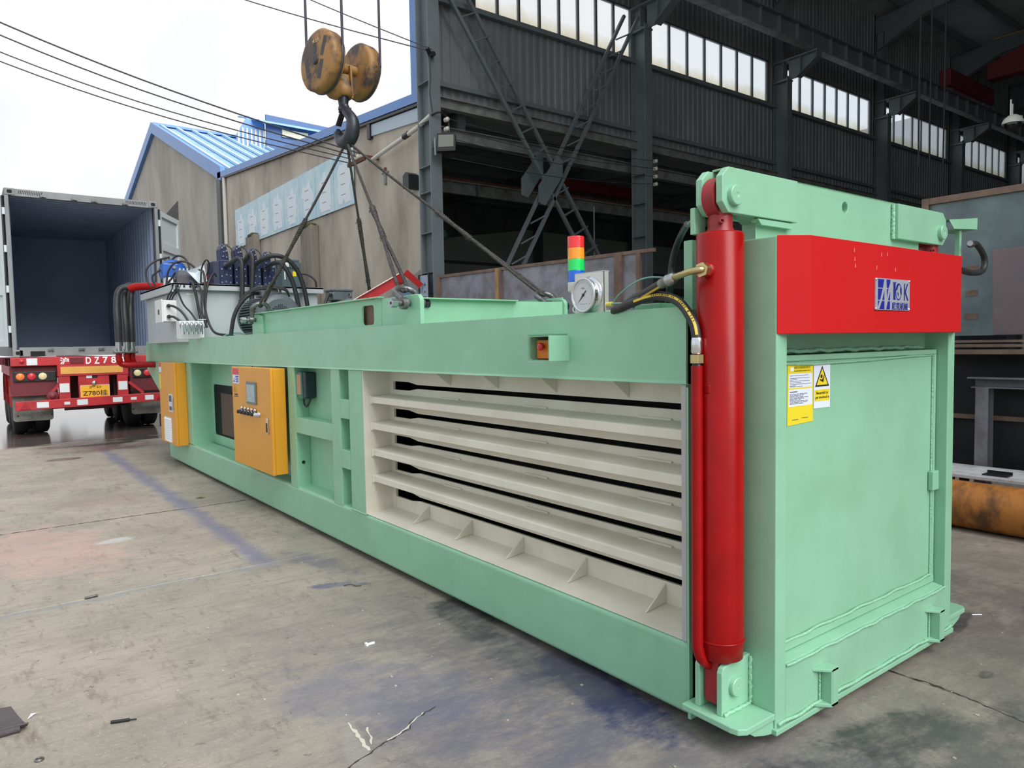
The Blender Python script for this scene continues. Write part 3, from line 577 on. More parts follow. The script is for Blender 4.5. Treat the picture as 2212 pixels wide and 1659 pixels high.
part('wire_clamp', MB().beam((4.86, 10.5, 7.1), (5.0, 10.6, 7.0), .06, .06).cyl((5.0, 10.5, 7.02), (5.0, 10.6, 7.02), .05, 12), BLKP, None, loc=(4.95, 10.55, 7.05), label='black wire clamp on the corner column edge', cat='clamp')
part('loose_cord', MB().tube(spl([(4.95, 10.55, 7.0), (4.97, 10.57, 6.6), (4.95, 10.57, 6.3), (5.0, 10.57, 5.95)], 6), .007, 6), CABLE, None, loc=(4.95, 10.55, 7.0), label='thin cord drooping from the clamp down the corner column', cat='cord')
t = thing('company_sign', 'narrow vertical steel sign with blue lettering at the corner column', 'sign', (4.9, 10.8, 1.6))
part('sign_board', MB().box(4.86, 4.885, 10.66, 10.98, 1.2, 2.86), mat('brushed_sign_steel', (196, 198, 202), .3, .5, c2=(150, 180, 222), ns=1.2, amt=.8), t)
part('edge_strip', mbox(4.85, 4.89, 10.63, 10.66, 1.2, 2.9), MILLD, t); part('edge_strip', mbox(4.84, 4.92, 10.98, 11.02, 1.2, 2.88), MILLD, t)
for i, ch in enumerate('陕西尼'): text('lettering', ch, .2, (4.86, 10.82, 2.62-i*.27), nY, Z_, mat('sign_ink', (70, 92, 124), .5), t, width=.17, bold=.02)

# ================================================================ STEEL PARTITION
t = thing('steel_partition', 'long mill steel partition with rusty tube frame behind the machine', 'partition', (5, 7.8, 0))
A = Vector((4.74, 10.1, 0)); B = Vector((5.29, 5.55, 0)); D = (B-A).normalized()
def seg(s0, s1, z0, z1, th, m, nm, off=0, **k):
    N = Vector((-D.y, D.x, 0)); a = A+D*s0+N*off; b = A+D*s1+N*off; mb = MB(); h = N*th/2
    v = [a-h, b-h, b+h, a+h]; v = [(q.x, q.y, z0) for q in v]+[(q.x, q.y, z1) for q in v]
    return part(nm, mb.add(v, QF), m, t, **k)
Lp = (B-A).length
for a, b in ((0, 1.62), (1.70, 4.15), (4.28, Lp-.05)): seg(a, b, .5, 2.78, .004, MILL, 'sheet_panel')
seg(-.02, Lp+.25, 2.78, 2.83, .05, MILLR, 'top_rail'); seg(0, Lp, .4, .46, .05, MILLR, 'bottom_rail')
for s, w, m in ((.02, .06, MILLR), (1.62, .08, OCHRE), (1.7, .05, MILLR), (4.15, .13, MILLR), (Lp-.04, .06, MILLR)): seg(s, s+w, 0, 2.82, .06, m, 'post', off=-.02)

# ================================================================ RIGHT-HAND STEELWORK
t = thing('large_steel_sheet', 'tall grey steel sheet in a rusty tube frame right of the press', 'sheet', (4.98, .5, 1.5))
part('sheet', mbox(4.98, 4.985, -2.5, 1.58, 1.5, 2.74), mat('blued_steel', (96, 106, 112), .45, .35, c2=(126, 150, 146), ns=1.1, amt=.8), t)
part('top_tube', mbox(4.95, 5.0, -2.5, 1.63, 2.74, 2.8), MILLR, t, bevel=.003); part('corner_post', mbox(4.94, 5.0, 1.58, 1.64, 1.5, 2.8), MILLR, t, bevel=.003)
for i, (z, w) in enumerate(((2.08, .14), (1.86, .1), (1.65, .11))): part('tape_mark', MB().prism([(1.16, z), (1.16+w, z), (1.16+w, z+.05), (1.16, z+.055)], 'x', 4.976, 4.98), MILLR, t)
part('brown_steel_sheet', MB().prism([(-2.2, 1.5), (.9, 1.5), (.92, 2.22), (-2.2, 2.3)], 'x', 4.6, 4.62), mat('heat_tinted_steel', (122, 104, 104), .45, .4, c2=(104, 98, 104), ns=1.4, amt=.8), None, bevel=.004, loc=(4.6, .5, 1.5), label='brownish steel sheet leaning in front of the tall grey sheet', cat='sheet')
t = thing('steel_frame_bench', 'dark angle-steel rack with black sheet panels right of the press', 'rack', (4.98, .3, 0))
part('ledge', MB().box(4.55, 5.05, -2.6, 1.5, 1.44, 1.46).box(4.55, 4.57, -2.6, 1.5, 1.48, 1.5), MILLR, t); part('edge_angle', MB().box(4.53, 4.6, -2.6, 1.5, 1.38, 1.42), MILLR, t)
for y0, y1 in ((-2.5, -.06), (0, 1.45)):
    for z0, z1 in ((.34, .78), (.82, 1.38)): part('black_panel', mbox(4.97, 4.985, y0, y1, z0, z1), MILLD, t)
part('cross_rail', mbox(4.93, 4.97, -2.5, 1.45, .78, .82), MILLR, t); part('foot_rail', mbox(4.93, 4.97, -2.5, 1.45, .28, .34), MILLR, t)
for y in (-.05, 1.45): part('angle_post', mbox(4.92, 4.98, y-.03, y+.03, 0, 1.44), MILLD, t)
t = thing('channel_stand', 'grey channel-steel stand in front of the black panels', 'stand', (4.75, .9, 0))
part('top_channel', MB().box(4.7, 4.82, -2.2, 1.13, 1.16, 1.175).box(4.7, 4.82, -2.2, 1.1, 1.08, 1.09).box(4.8, 4.81, -2.2, 1.1, 1.09, 1.16), MILL, t)
for y in (1.05, -1.9): part('post', MB().box(4.7, 4.82, y, y+.012, 0, 1.08).box(4.7, 4.71, y-.09, y+.0, 0, 1.08).box(4.80, 4.82, y-.09, y, 0, 1.08), MILL, t)
t = thing('work_table', 'low pale-topped table behind the rusty pipe', 'table', (4.4, 0, 0))
part('table_top', mbox(4.12, 4.66, -2.8, 1.25, .37, .40), SLABW, t, bevel=.004)
for x, y in ((4.3, 1.1), (4.6, 1.1), (4.3, -2.4), (4.6, -2.4)): part('leg', mbox(x-.03, x+.03, y-.03, y+.03, 0, .37), MILLD, t)
part('steel_offcut', MB().prism([(4.2, .40), (4.32, .40), (4.32, .43), (4.31, .43), (4.31, .41), (4.2, .41)], 'y', .64, .82), MILLD, None, loc=(4.25, .7, .4), label='small dark channel offcut lying on the pale table', cat='offcut')
part('rusty_pipe', MB().tube([(4.0, 2.2, .19), (3.86, -3.2, .19)], .185, 40), PIPEO, None, loc=(3.93, 0, .19), label='thick rusty orange pipe lying on the floor right of the press', cat='pipe')
t = thing('security_camera', 'white dome security camera with two antennas at the right edge', 'camera', (10.1, 2.6, 4.6))
CW = mat('camera_white', (220, 218, 208), .35)
mb = MB(); mb.lathe((10.07, 2.6, 4.60), (0, 0, 1), ((0, .14), (.03, .138), (.08, .11), (.12, .06), (.14, .0)), 24)
part('housing', mb, CW, t); part('dome', MB().ball((10.07, 2.6, 4.6), .115, 20, (1, 1, .95)), mat('dome_black', (20, 20, 22), .1, coat=.8), t)
for dx in (-.04, .02): part('antenna', MB().tube([(10.02+dx, 2.6, 4.7), (10.02+dx, 2.6, 4.93-(.05 if dx > 0 else 0))], .012, 8), CW, t)
part('arm', MB().tube([(10.12, 2.6, 4.72), (10.4, 2.6, 4.76)], .02, 8), CW, t)
part('rusty_post', MB().cyl((10.45, 2.5, 0), (10.45, 2.5, 5.2), .045, 14), MILLR, None, loc=(10.45, 2.5, 0), label='thin rusty post carrying the dome camera', cat='post')

# ================================================================ BALING PRESS
bp = thing('baling_press', 'long pale green horizontal baling press with cream slatted chamber and red header', 'machine', (.77, 5, 0))
XF = 1.54-S
def G(n, mb, bevel=.005, m=None, seg=2, **k): return part(n, mb, m or GREEN, bp, bevel=bevel, seg=seg, **k)
# near side frame
G('bottom_rail', MB().prism([(S, .0), (.07, .0), (.07, .325), (S, .298)], 'y', .29, 9.37), .022, seg=4)
G('top_rail', MB().holed([(.29, 1.33), (10.67, 1.33), (10.67, 1.62), (.33, 1.62), (.29, 1.585)], [[(1.0, 1.418), (1.28, 1.418), (1.28, 1.532), (1.0, 1.532)]], 'x', S, .07), .012, seg=3)
G('end_panel', MB().prism([(8.05, .30), (9.36, .30), (9.36, .53), (9.87, .9), (10.68, 1.2), (10.68, 1.335), (8.05, 1.335)], 'x', S, .0), .006)
G('post', mbox(S, .0, 4.49, 6.0, .29, 1.335) if 0 else MB().box(S, -.02, 4.50, 4.66, .29, 1.335), .004)
G('post', mbox(S, .07, 3.18, 3.42, .29, 1.335), .01); G('post', mbox(S, -.02, 3.575, 3.735, .29, 1.335), .004)
G('cross_bar', mbox(S, -.02, 3.735, 4.50, .77, .903), .004)
for z0, z1 in ((.585, .727), (.962, 1.107)): G('cross_bar', mbox(S, -.02, 3.42, 3.575, z0, z1), .004)
G('recess_panel', mbox(-.02, .0, 3.42, 6.05, .3, 1.335), 0)
G('recess_panel', MB().box(.095, .11, 6.0, 6.97, .3, 1.335).box(.095, .11, 7.93, 8.05, .3, 1.335).box(.095, .11, 6.97, 7.93, .3, .43).box(.095, .11, 6.97, 7.93, 1.06, 1.335), 0)
G('recess_side', mbox(S+.01, .11, 8.03, 8.05, .3, 1.335), 0); G('recess_side', mbox(-.02, .11, 6.0, 6.03, .3, 1.335), 0)
G('inspection_window', MB().prism(rrect(6.97, 7.93, .43, 1.06, .06), 'x', .10, .104), 0, INDARK, label='dark window'); G('plywood_board', mbox(.094, .099, 7.0, 7.62, .46, .96), 0, PLUM)
G('seam_weld', MB().cyl((-.02, 4.49, .31), (-.02, 4.49, 1.33), .004, 6), 0, GREENW)
G('bolt_hole', MB().cyl((-.09, 4.497, .51), (-.09, 4.49, .51), .014, 14), 0, DARK)
G('end_cap', mbox(S, .07, .29, .30, .02, 1.62), 0)
G('edge_weld', MB().tube([(S-.001, y_, .298) for y_ in (3.17, 3.22, 3.3, 3.36, 3.42)], .006, 6), 0, GREENW)
# chamber
G('chamber_sill', MB().prism([(S+.006, .2995), (.07, .3265), (.07, .3285), (S+.006, .3015)], 'y', .325, 3.175), 0, CREAM)
G('chamber_end_plate', mbox(S+.001, .07, 3.172, 3.18, .3, 1.33), 0, CREAM); G('chamber_end_plate', MB().box(S-.002, .092, .30, .325, .3, 1.33), .003, mat('grey_edge_paint', (172, 172, 170), .5))
sl = [1.215, 1.018, .827, .634, .44]; bounds = [1.33]
for z in sl: bounds += [z+.014, z-.014]
bounds.append(.30)
for i in range(0, len(bounds), 2): G('wall_strip', mbox(.07, .085, .325, 2.78, bounds[i+1], bounds[i]), 0, CREAM)
for i in range(0, len(bounds), 2):
    a = bounds[i+1]; b = bounds[i]; a2 = a+.016 if i < 10 else a; b2 = b-.016 if i else b
    G('wall_strip', MB().add([(.07, 2.78, a), (.07, 2.9, a2), (.07, 3.12, a2), (.07, 3.12, b2), (.07, 2.9, b2), (.07, 2.78, b), (.085, 2.78, a), (.085, 2.9, a2), (.085, 3.12, a2), (.085, 3.12, b2), (.085, 2.9, b2), (.085, 2.78, b)],
      [(0, 5, 4, 3, 2, 1), (6, 7, 8, 9, 10, 11), (0, 1, 7, 6), (1, 2, 8, 7), (5, 11, 10, 4), (4, 10, 9, 3)]), 0, CREAM)
G('wall_strip', mbox(.068, .085, 3.12, 3.18, .3, 1.33), 0, CREAM)
for z in (1.095, .907, .719, .531):
    G('slat', MB().prism([(-.085, z), (-.085, z+.042), (-.075, z+.046), (.07, z+.058), (.07, z+.034), (-.06, z+.022), (-.06, z)], 'y', .325, 3.165), .003, CREAM)
    G('slat_end_weld', MB().box(-.095, -.06, 3.155, 3.172, z-.008, z+.05), .004, CREAM)
    for i in range(3): G('stitch_weld', mbox(.058, .069, .55+i*.85, .75+i*.85, z+.056, z+.066), .003, CREAM)
for i in range(5):
    y = 2.66-.515*i; G('gusset', MB().add([(-.06, y, .315), (.069, y, .33), (.069, y, .415), (-.06, y-.008, .315), (.069, y-.008, .33), (.069, y-.008, .415)], [(0, 1, 2), (5, 4, 3), (0, 2, 5, 3), (0, 3, 4, 1)]), 0, CREAM)
    y -= .3; G('gusset', MB().add([(-.05, y, 1.329), (.069, y, 1.329), (.069, y, 1.24), (-.05, y-.008, 1.329), (.069, y-.008, 1.329), (.069, y-.008, 1.24)], [(0, 2, 1), (5, 3, 4), (0, 3, 5, 2), (0, 1, 4, 3)]), 0, CREAM)
G('chamber_interior', MB().box(.085, .60, .30, 3.3, .3, .31).box(.59, .60, .3, 3.3, .3, 1.35).box(.085, .6, .3, 3.3, 1.34, 1.35).box(.085, .6, 3.29, 3.3, .3, 1.35).box(.085, .6, .3, .31, .3, 1.35), 0, MILLD)
# deck, floor and the far side
G('deck_plate', mbox(.07, 1.47, .30, 10.67, 1.565, 1.585), 0); G('base_plate', mbox(.07, 1.47, .3, 9.37, .05, .09), 0, MILLD)
G('far_side_frame', MB().box(1.47, XF, .29, 9.37, .02, .30).box(1.47, XF, .29, 10.67, 1.33, 1.62).box(1.47, XF, .29, .33, .3, 1.33).box(1.47, XF, 3.18, 3.42, .3, 1.33).box(1.47, XF, 8.05, 9.36, .3, 1.33).box(1.47, 1.49, .3, 9.3, .3, 1.33), 0)
G('rear_plate', mbox(.0, 1.5, 9.33, 9.36, .02, 1.57), 0)
# portal frame at the discharge end
for x0 in (0, 1.47): G('portal_post', mbox(x0, x0+.07, 0, .145, .02, 1.877), .004)
G('portal_side_plate', mbox(.0, .02, .145, .295, .02, 1.6), 0); G('portal_side_plate', mbox(1.52, 1.54, .145, .295, .02, 1.6), 0)
for x0 in (-.055, 1.545): G('rear_portal_post', mbox(x0, x0+.05, .34, .385, 1.55, 1.90), .004)
G('portal_sill', MB().prism([(0, .03), (0, .243), (.012, .252), (.058, .262), (.145, .262), (.145, .03)], 'x', .07, 1.47), .004)
G('sill_weld', MB().tube([(x, -.002+.002*math.sin(x*40), .246+.002*math.sin(x*23)) for x in [.07+i*.02 for i in range(71)]], .006, 6), 0, GREENW)
G('sill_foot_plate', MB().box(-.01, 1.55, -.012, .14, .0, .022), .003); G('skid_runner', mbox(.25, .40, .2, 9.2, -.04, .05), 0, MILLD); G('skid_runner', mbox(1.14, 1.29, .2, 9.2, -.04, .05), 0, MILLD)
G('base_weld', MB().tube([(x, -.006+.002*math.sin(x*33), .034+.003*math.sin(x*29)) for x in [.01+i*.02 for i in range(77)]], .007, 6), 0, GREENW)
G('portal_lintel', mbox(.07, 1.47, .11, .13, 1.44, 1.877), 0); G('portal_head', MB().box(.07, 1.47, .0, .145, 1.862, 1.877), .0)
G('lintel_weld', MB().tube([(x, .10+.003*math.sin(x*31), 1.449+.002*math.sin(x*31)+.002*math.sin(x*57)) for x in [.07+i*.02 for i in range(68)]], .009, 7), 0, GREENW)
# gate
gt = G('gate', MB().box(.075, 1.463, .062, .11, .265, 1.435), .003)
part('gate_frame_edge', MB().box(.075, 1.463, .052, .062, 1.412, 1.435).box(1.44, 1.463, .052, .062, .265, 1.412).box(.075, 1.463, .05, .062, .265, .298), GREEN, gt, bevel=.003)
part('panel_weld', MB().tube([(.08, .058, 1.404), (.35, .057, 1.396), (.8, .058, 1.399), (1.2, .057, 1.407), (1.432, .058, 1.408), (1.434, .058, 1.3), (1.433, .058, .9), (1.435, .058, .5), (1.434, .058, .31)], .005, 6), GREENW, gt)
part('panel_weld', MB().tube([(x, .052+.002*math.sin(x*37), .304+.003*math.sin(x*19)) for x in [.08+i*.03 for i in range(46)]], .006, 6), GREENW, gt)
G('latch_block', mbox(1.405, 1.475, .035, .06, .735, .83), .004)
# hook-shaped guides on the sill
for x0, x1, w in ((.245, .365, 0), (1.24, 1.35, 0)):
    G('guide_bracket', MB().box(x1-.045, x1, -.05, -.038, .022, .178).box(x1-.052, x1-.04, -.05, 0, .025, .175).add([(x0+.01, 0, .182), (x1-.01, 0, .182), (x1, -.05, .178), (x1-.05, -.05, .178), (x0+.01, 0, .17), (x1-.01, 0, .17), (x1, -.05, .166), (x1-.05, -.05, .166)], QF)
      .add([(x0+.01, 0, .04), (x1-.01, 0, .04), (x1, -.05, .036), (x1-.05, -.05, .036), (x0+.01, 0, .026), (x1-.01, 0, .026), (x1, -.05, .022), (x1-.05, -.05, .022)], QF), .002)
    G('bracket_weld', MB().tube([(x1-.062+.002*math.sin(i*3), -.004, .04+i*.006) for i in range(23)], .005, 6), 0, GREENW)
# red header
hd = G('header_panel', MB().prism([(.0, -.0005), (.115, -.069), (1.425, -.069), (1.54, -.0005)], 'z', 1.518, 1.879), .002, REDM, label='red bent-steel header panel')
for x, z in ((.42, 1.835), (.425, 1.80), (.69, 1.835), (.64, 1.83), (.60, 1.775), (.76, 1.775), (.43, 1.775)): part('paint_chip', MB().add([(x, -.0695, z), (x+.004, -.0695, z+.002), (x+.003, -.0695, z+.018), (x, -.0695, z+.016)], [(0, 1, 2, 3)]), mat('chip_pink', (236, 150, 150), .6), hd)
np_ = G('name_plate', MB().prism(rrect(.585, .885, 1.612, 1.742, .006), 'y', -.0735, -.0695), 0, mat('name_plate_metal', (182, 186, 196), .35, .35, c2=(166, 170, 182), ns=60, amt=.6), label='silver name plate with blue lettering')
yv = -.0739
px = lambda u: .585+.3*(u-265)/1600
pz = lambda v: 1.742-.13*(v-190)/1240
def blade(pts): part('logo_stroke', MB().prism([(px(u), pz(v)) for u, v in pts], 'y', yv-.0006, yv+.0002), mat('name_plate_metal', (182, 186, 196)), np_)
for v0, v1 in ((225, 560), (595, 1035), (1075, 1400)): part('logo_block', MB().prism(rrect(px(370), px(925), pz(v1), pz(v0), .0015, 2), 'y', yv, yv+.0006), INKBL, np_)
blade([(590, 560), (650, 225), (740, 225), (760, 560), (780, 1000), (850, 560), (930, 330), (930, 640), (830, 1000), (745, 1400), (665, 1400), (655, 620), (560, 1030), (430, 1400), (370, 1400), (360, 1330), (480, 1000)])
text('lettering', 'I', .068, (px(1120), yv-.0008, pz(650)), X_, Z_, INKBL, np_, width=.016)
mb = MB().box(px(1060), px(1200), yv-.0006, yv, pz(340), pz(310)).box(px(1060), px(1200), yv-.0006, yv, pz(1000), pz(970)); part('letter_serif', mb, INKBL, np_)
part('globe_ring', MB().add([(px(1320)+.026*math.cos(t)*k, yv-.0006, pz(680)+.036*math.sin(t)*k) for k in (1.0, .87) for t in [2*PI*i/28 for i in range(28)]], [(i, (i+1) % 28, 28+(i+1) % 28, 28+i) for i in range(28)]), INKBL, np_)
part('globe_land', MB().prism([(px(1210), pz(620)), (px(1200), pz(520)), (px(1260), pz(400)), (px(1350), pz(370)), (px(1290), pz(480)), (px(1250), pz(620))], 'y', yv-.0006, yv).prism([(px(1400), pz(500)), (px(1460), pz(520)), (px(1460), pz(800)), (px(1420), pz(780)), (px(1390), pz(640))], 'y', yv-.0006, yv).prism([(px(1265), pz(680)), (px(1330), pz(760)), (px(1300), pz(880))], 'y', yv-.0006, yv), INKBL, np_)
text('lettering', 'K', .072, (px(1685), yv-.0008, pz(680)), X_, Z_, INKBL, np_, width=.040)
text('lettering', '尼克机械', .033, (px(1385), yv-.0008, pz(1260)), X_, Z_, INKBL, np_, width=.142, bold=.015)
for x, z in ((.59, 1.737), (.88, 1.737), (.59, 1.617), (.88, 1.617)): part('rivet', MB().lathe((x, -.0725, z), (0, -1, 0), ((0, .006), (.003, .0055), (.005, .002)), 10), CHROME, np_)
# stickers on the gate
st = part('instruction_sticker', MB().prism([(.168, 1.158), (.352, 1.165), (.352, 1.400), (.168, 1.400)], 'y', .0600, .0608), STKY, bp, label='yellow and white instruction sticker')
sy_ = .0597
part('text_block', MB().box(.176, .346, sy_, sy_+.0002, 1.306, 1.362), STKW, st); part('text_block', MB().box(.176, .346, sy_, sy_+.0002, 1.233, 1.300), STKW, st)
text('lettering', '陕西尼克机械设备有限公司', .010, (.272, sy_, 1.386), X_, Z_, INKB, st, width=.115); text('lettering', 'Shaanxi Nick Machinery Equipment Co.,Ltd', .006, (.272, sy_, 1.372), X_, Z_, INKB, st, width=.115, bold=.02)
part('tiny_logo', MB().box(.188, .212, sy_-.0002, sy_, 1.373, 1.387), WHITE, st)
mb = MB(); random.seed(3)
for i, (z, w) in enumerate(((1.354, .13), (1.344, .14), (1.338, .05), (1.332, .14), (1.326, .08), (1.320, .15), (1.314, .04), (1.311, .09))): mb.box(.184, .184+w, sy_-.0003, sy_-.0001, z-.0009, z+.0009)
part('fine_print', mb, INKG, st); mb = MB(); mb.box(.184, .236, sy_-.0003, sy_-.0001, 1.288, 1.292)
for i in range(9):
    x = .184; z = 1.281-i*.0048
    while x < .30-(i % 3)*.02: w = random.uniform(.01, .035); mb.box(x, min(x+w, .315), sy_-.0003, sy_-.0001, z-.0012, z+.0012); x += w+.004
part('fine_print', mb, INKG, st); part('fine_print', MB().box(.20, .245, sy_-.0003, sy_-.0001, 1.178, 1.1805).box(.27, .315, sy_-.0003, sy_-.0001, 1.182, 1.1845), INKG, st)
w2 = part('warning_sticker', MB().box(.357, .482, .0600, .0606, 1.214, 1.400), STKW, bp, label='white sticker with a yellow entanglement warning triangle')
part('triangle_border', MB().prism([(.366, 1.302), (.474, 1.302), (.420, 1.388)], 'y', sy_-.0001, sy_+.0002), INKB, w2)
part('triangle_field', MB().prism([(.378, 1.309), (.462, 1.309), (.420, 1.376)], 'y', sy_-.0003, sy_), STKY, w2)
mb = MB()
for cx, cz, r in ((.414, 1.344, .008), (.424, 1.327, .007)): mb.prism([(cx+r*math.cos(i*PI/7), cz+r*math.sin(i*PI/7)) for i in range(14)], 'y', sy_-.0006, sy_-.0004)
mb.prism([(.400, 1.334), (.418, 1.330), (.420, 1.322), (.404, 1.327)], 'y', sy_-.0006, sy_-.0004).prism([(.424, 1.334), (.434, 1.350), (.438, 1.346), (.430, 1.330)], 'y', sy_-.0006, sy_-.0004)
part('entanglement_pictogram', mb, INKB, w2); part('caption_field', MB().box(.363, .476, sy_-.0002, sy_+.0001, 1.243, 1.290), STKY, w2)
text('lettering', 'Becareful to', .012, (.420, sy_-.0004, 1.277), X_, Z_, INKB, w2, width=.09, bold=.012); text('lettering', 'get involved in', .0135, (.421, sy_-.0004, 1.257), X_, Z_, INKB, w2, width=.106, bold=.012)
# jack feet with lugs
def foot(sx):
    f = (lambda x: x) if sx > 0 else (lambda x: 1.54-x)
    pts = [(f(0), 0.0), (f(-.175), 0), (f(-.205), .02), (f(-.212), .05), (f(-.208), .277), (f(0), .277)]
    G('foot_plate', MB().prism(pts, 'z', .056, .081), .004)
    G('foot_rib', MB().box(min(f(-.18), f(0)), max(f(-.18), f(0)), .255, .270, .012, .056), .002)
    G('foot_rib', MB().prism([(f(0), .0), (f(0), .056), (f(-.16), .056), (f(-.12), .03), (f(-.06), .012)], 'y', .008, .02), .002)
    for y in (.111, .213):
        G('clevis_lug', MB().prism([(f(.0), .081), (f(.0), .28), (f(-.155), .27), (f(-.170), .262), (f(-.177), .245), (f(-.177), .081)], 'y', y, y+.024), .003)
    G('lug_weld', MB().tube([(f(-.01), .105, .085+.0*i) if i == 0 else (f(-.01-.16*i/12), .106+.003*math.sin(i*2.1), .086) for i in range(13)], .008, 6), 0, GREENW)
    G('lug_weld', MB().tube([(f(-.006), .106+.003*math.sin(i*2.3), .09+i*.013) for i in range(15)], .008, 6), 0, GREENW)
    G('pivot_pin', MB().lathe((f(-.10), .245, .18), (0, -1, 0), ((0, .03), (.134, .03), (.134, .036), (.150, .036), (.153, .033), (.153, .008), (.151, 0)), 40, sm=False), 0)
foot(1); foot(-1)
# hopper surround and lifting lugs
G('hopper_side_plate', MB().prism([(2.80, 1.585), (6.2, 1.585), (6.2, 1.852), (2.95, 1.842), (2.80, 1.842)], 'x', .12, .132) if 0 else
  MB().holed([(2.8, 1.585), (6.2, 1.585), (6.2, 1.86), (2.8, 1.85)], [rrect(3.50, 3.70, 1.662, 1.812, .03)], 'x', .12, .132), 0)
G('side_plate_flange', mbox(.08, .132, 3.35, 6.25, 1.856, 1.866), .002); G('hopper_side_plate', mbox(1.408, 1.42, 2.8, 6.2, 1.585, 1.86), 0)
G('vertical_seam', MB().cyl((.118, 3.38, 1.6), (.118, 3.38, 1.85), .005, 6), 0, GREENW)
G('inner_carton_board', mbox(.16, .17, 3.3, 3.95, 1.60, 1.84), 0, mat('brown_board', (120, 92, 78), .8))
G('hopper_rear_plate', MB().box(.132, 1.0, 2.90, 2.912, 1.585, 1.822), 0); G('rear_plate_flange', MB().box(.132, 1.02, 2.86, 2.912, 1.822, 1.832), .002)
G('hopper_wing_plate', MB().add([(1.0, 2.90, 1.585), (1.42, 2.78, 1.585), (1.42, 2.792, 1.585), (1.0, 2.912, 1.585), (1.0, 2.90, 1.822), (1.42, 2.78, 1.822), (1.42, 2.792, 1.822), (1.0, 2.912, 1.822)], QF), 0)
def lug(x, y0, n='lifting_lug', flip=1):
    c = [(y0, 1.585), (y0, 1.80)]+[(y0+flip*(.06-.06*math.cos(t)), 1.80+.05*math.sin(t)) for t in [PI/2*i/5 for i in range(1, 6)]]+[(y0+flip*.22, 1.85), (y0+flip*.34, 1.83), (y0+flip*.34, 1.585)]
    return G(n, MB().prism(c, 'x', x, x+.032), .004)
lug(.098, 2.76); lug(1.40, 2.76); lug(.098, 6.34, flip=-1); lug(1.40, 6.34, flip=-1)
# proximity-switch bracket on the far side
G('switch_bracket_post', MB().box(1.86, 1.885, .11, .135, 1.86, 2.06).box(1.80, 1.885, .11, .14, 1.86, 1.875), .002); G('switch_bracket_arm', mbox(1.54, 1.87, .11, .14, 1.84, 1.862), .002)
G('switch_cover', MB().add([(1.70, .10, 2.10), (1.74, .09, 2.055), (2.03, .09, 2.075), (2.06, .10, 2.14)], [(3, 2, 1, 0)]).add([(1.70, .10, 2.10), (2.06, .10, 2.14), (2.10, .22, 2.14), (1.74, .22, 2.10)], [(0, 1, 2, 3)])
  .add([(2.06, .10, 2.14), (2.03, .09, 2.075), (2.07, .22, 2.07), (2.10, .22, 2.14)], [(0, 1, 2, 3)]).add([(1.74, .09, 2.055), (1.74, .22, 2.05), (2.07, .22, 2.07), (2.03, .09, 2.075)], [(0, 3, 2, 1)]), 0)
G('proximity_switch', MB().cyl((1.86, .06, 1.985), (1.99, .10, 1.99), .014, 12), 0, STEEL); G('switch_conduit', MB().tube(spl([(1.97, .1, 1.99), (2.06, .1, 1.995), (2.16, .1, 1.93), (2.14, .1, 1.86), (2.0, .1, 1.84), (1.84, .1, 1.85)], 7), .016, 12), 0, BLACK)

# ---- crossbeam
t = thing('gate_crossbeam', 'pale green lifting crossbeam with doubled ends above the red header', 'beam', (.77, .175, 1.877))
cb = [(.085, 1.86), (1.455, 1.86), (1.455, 1.99), (1.66, 1.99), (1.66, 2.14), (-.13, 2.14), (-.13, 1.99), (.085, 1.99)]
def holed(pts, y0, y1, hx, hz, r):
    n = 20; ring = [(hx+r*math.cos(2*PI*i/n), hz+r*math.sin(2*PI*i/n)) for i in range(n)]; mb = MB()
    return mb, ring
part('web_plate', MB().holed([(.085, 1.86), (1.455, 1.86), (1.455, 2.14), (.0, 2.14), (.0, 1.99), (.085, 1.95)], [[(.75+.024*math.cos(2*PI*i/24), 2.075+.024*math.sin(2*PI*i/24)) for i in range(24)]], 'y', .145, .205), GREEN, t, bevel=.004)
oct_ = lambda a, b, c=.033, z0=1.967, z1=2.133: None
for y0, y1 in ((.115, .145), (.205, .235)):
    part('doubler_plate', MB().prism([(-.165, 2.004), (-.128, 1.967), (.325, 1.967), (.325, 2.133), (-.128, 2.133), (-.165, 2.098)], 'y', y0, y1), GREEN, t, bevel=.003)
    part('doubler_plate', MB().prism([(1.185, 1.967), (1.668, 1.967), (1.705, 2.004), (1.705, 2.098), (1.668, 2.133), (1.185, 2.133)], 'y', y0, y1), GREEN, t, bevel=.003)
for x in (-.10, 1.64):
    part('pin', MB().lathe((x, .25, 2.03), (0, -1, 0), ((0, .03), (.135, .03), (.135, .037), (.152, .037), (.155, .034), (.155, .010), (.153, .006), (.153, 0)), 40, sm=False), GREEN, t)
part('doubler_weld', MB().tube([(1.178+.003*math.sin(i*2.7), .138, 1.967+i*.0075) for i in range(23)], .010, 7), GREENW, t)
part('doubler_weld', MB().tube([(.06+i*.0142, .142+.003*math.sin(i*2.3), 1.958) for i in range(19)], .010, 7), GREENW, t)
part('support_rib', MB().prism([(.30, 1.955), (.31, 1.962), (.06, 1.962), (.085, 1.94), (.29, 1.94)], 'y', .12, .145), GREEN, t)
part('top_strip', mbox(-.10, .33, .14, .21, 2.133, 2.1405), GREEN, t, bevel=.002)
part('side_tab', mbox(-.165, -.10, .24, .262, 1.90, 2.0), GREEN, t, bevel=.003)

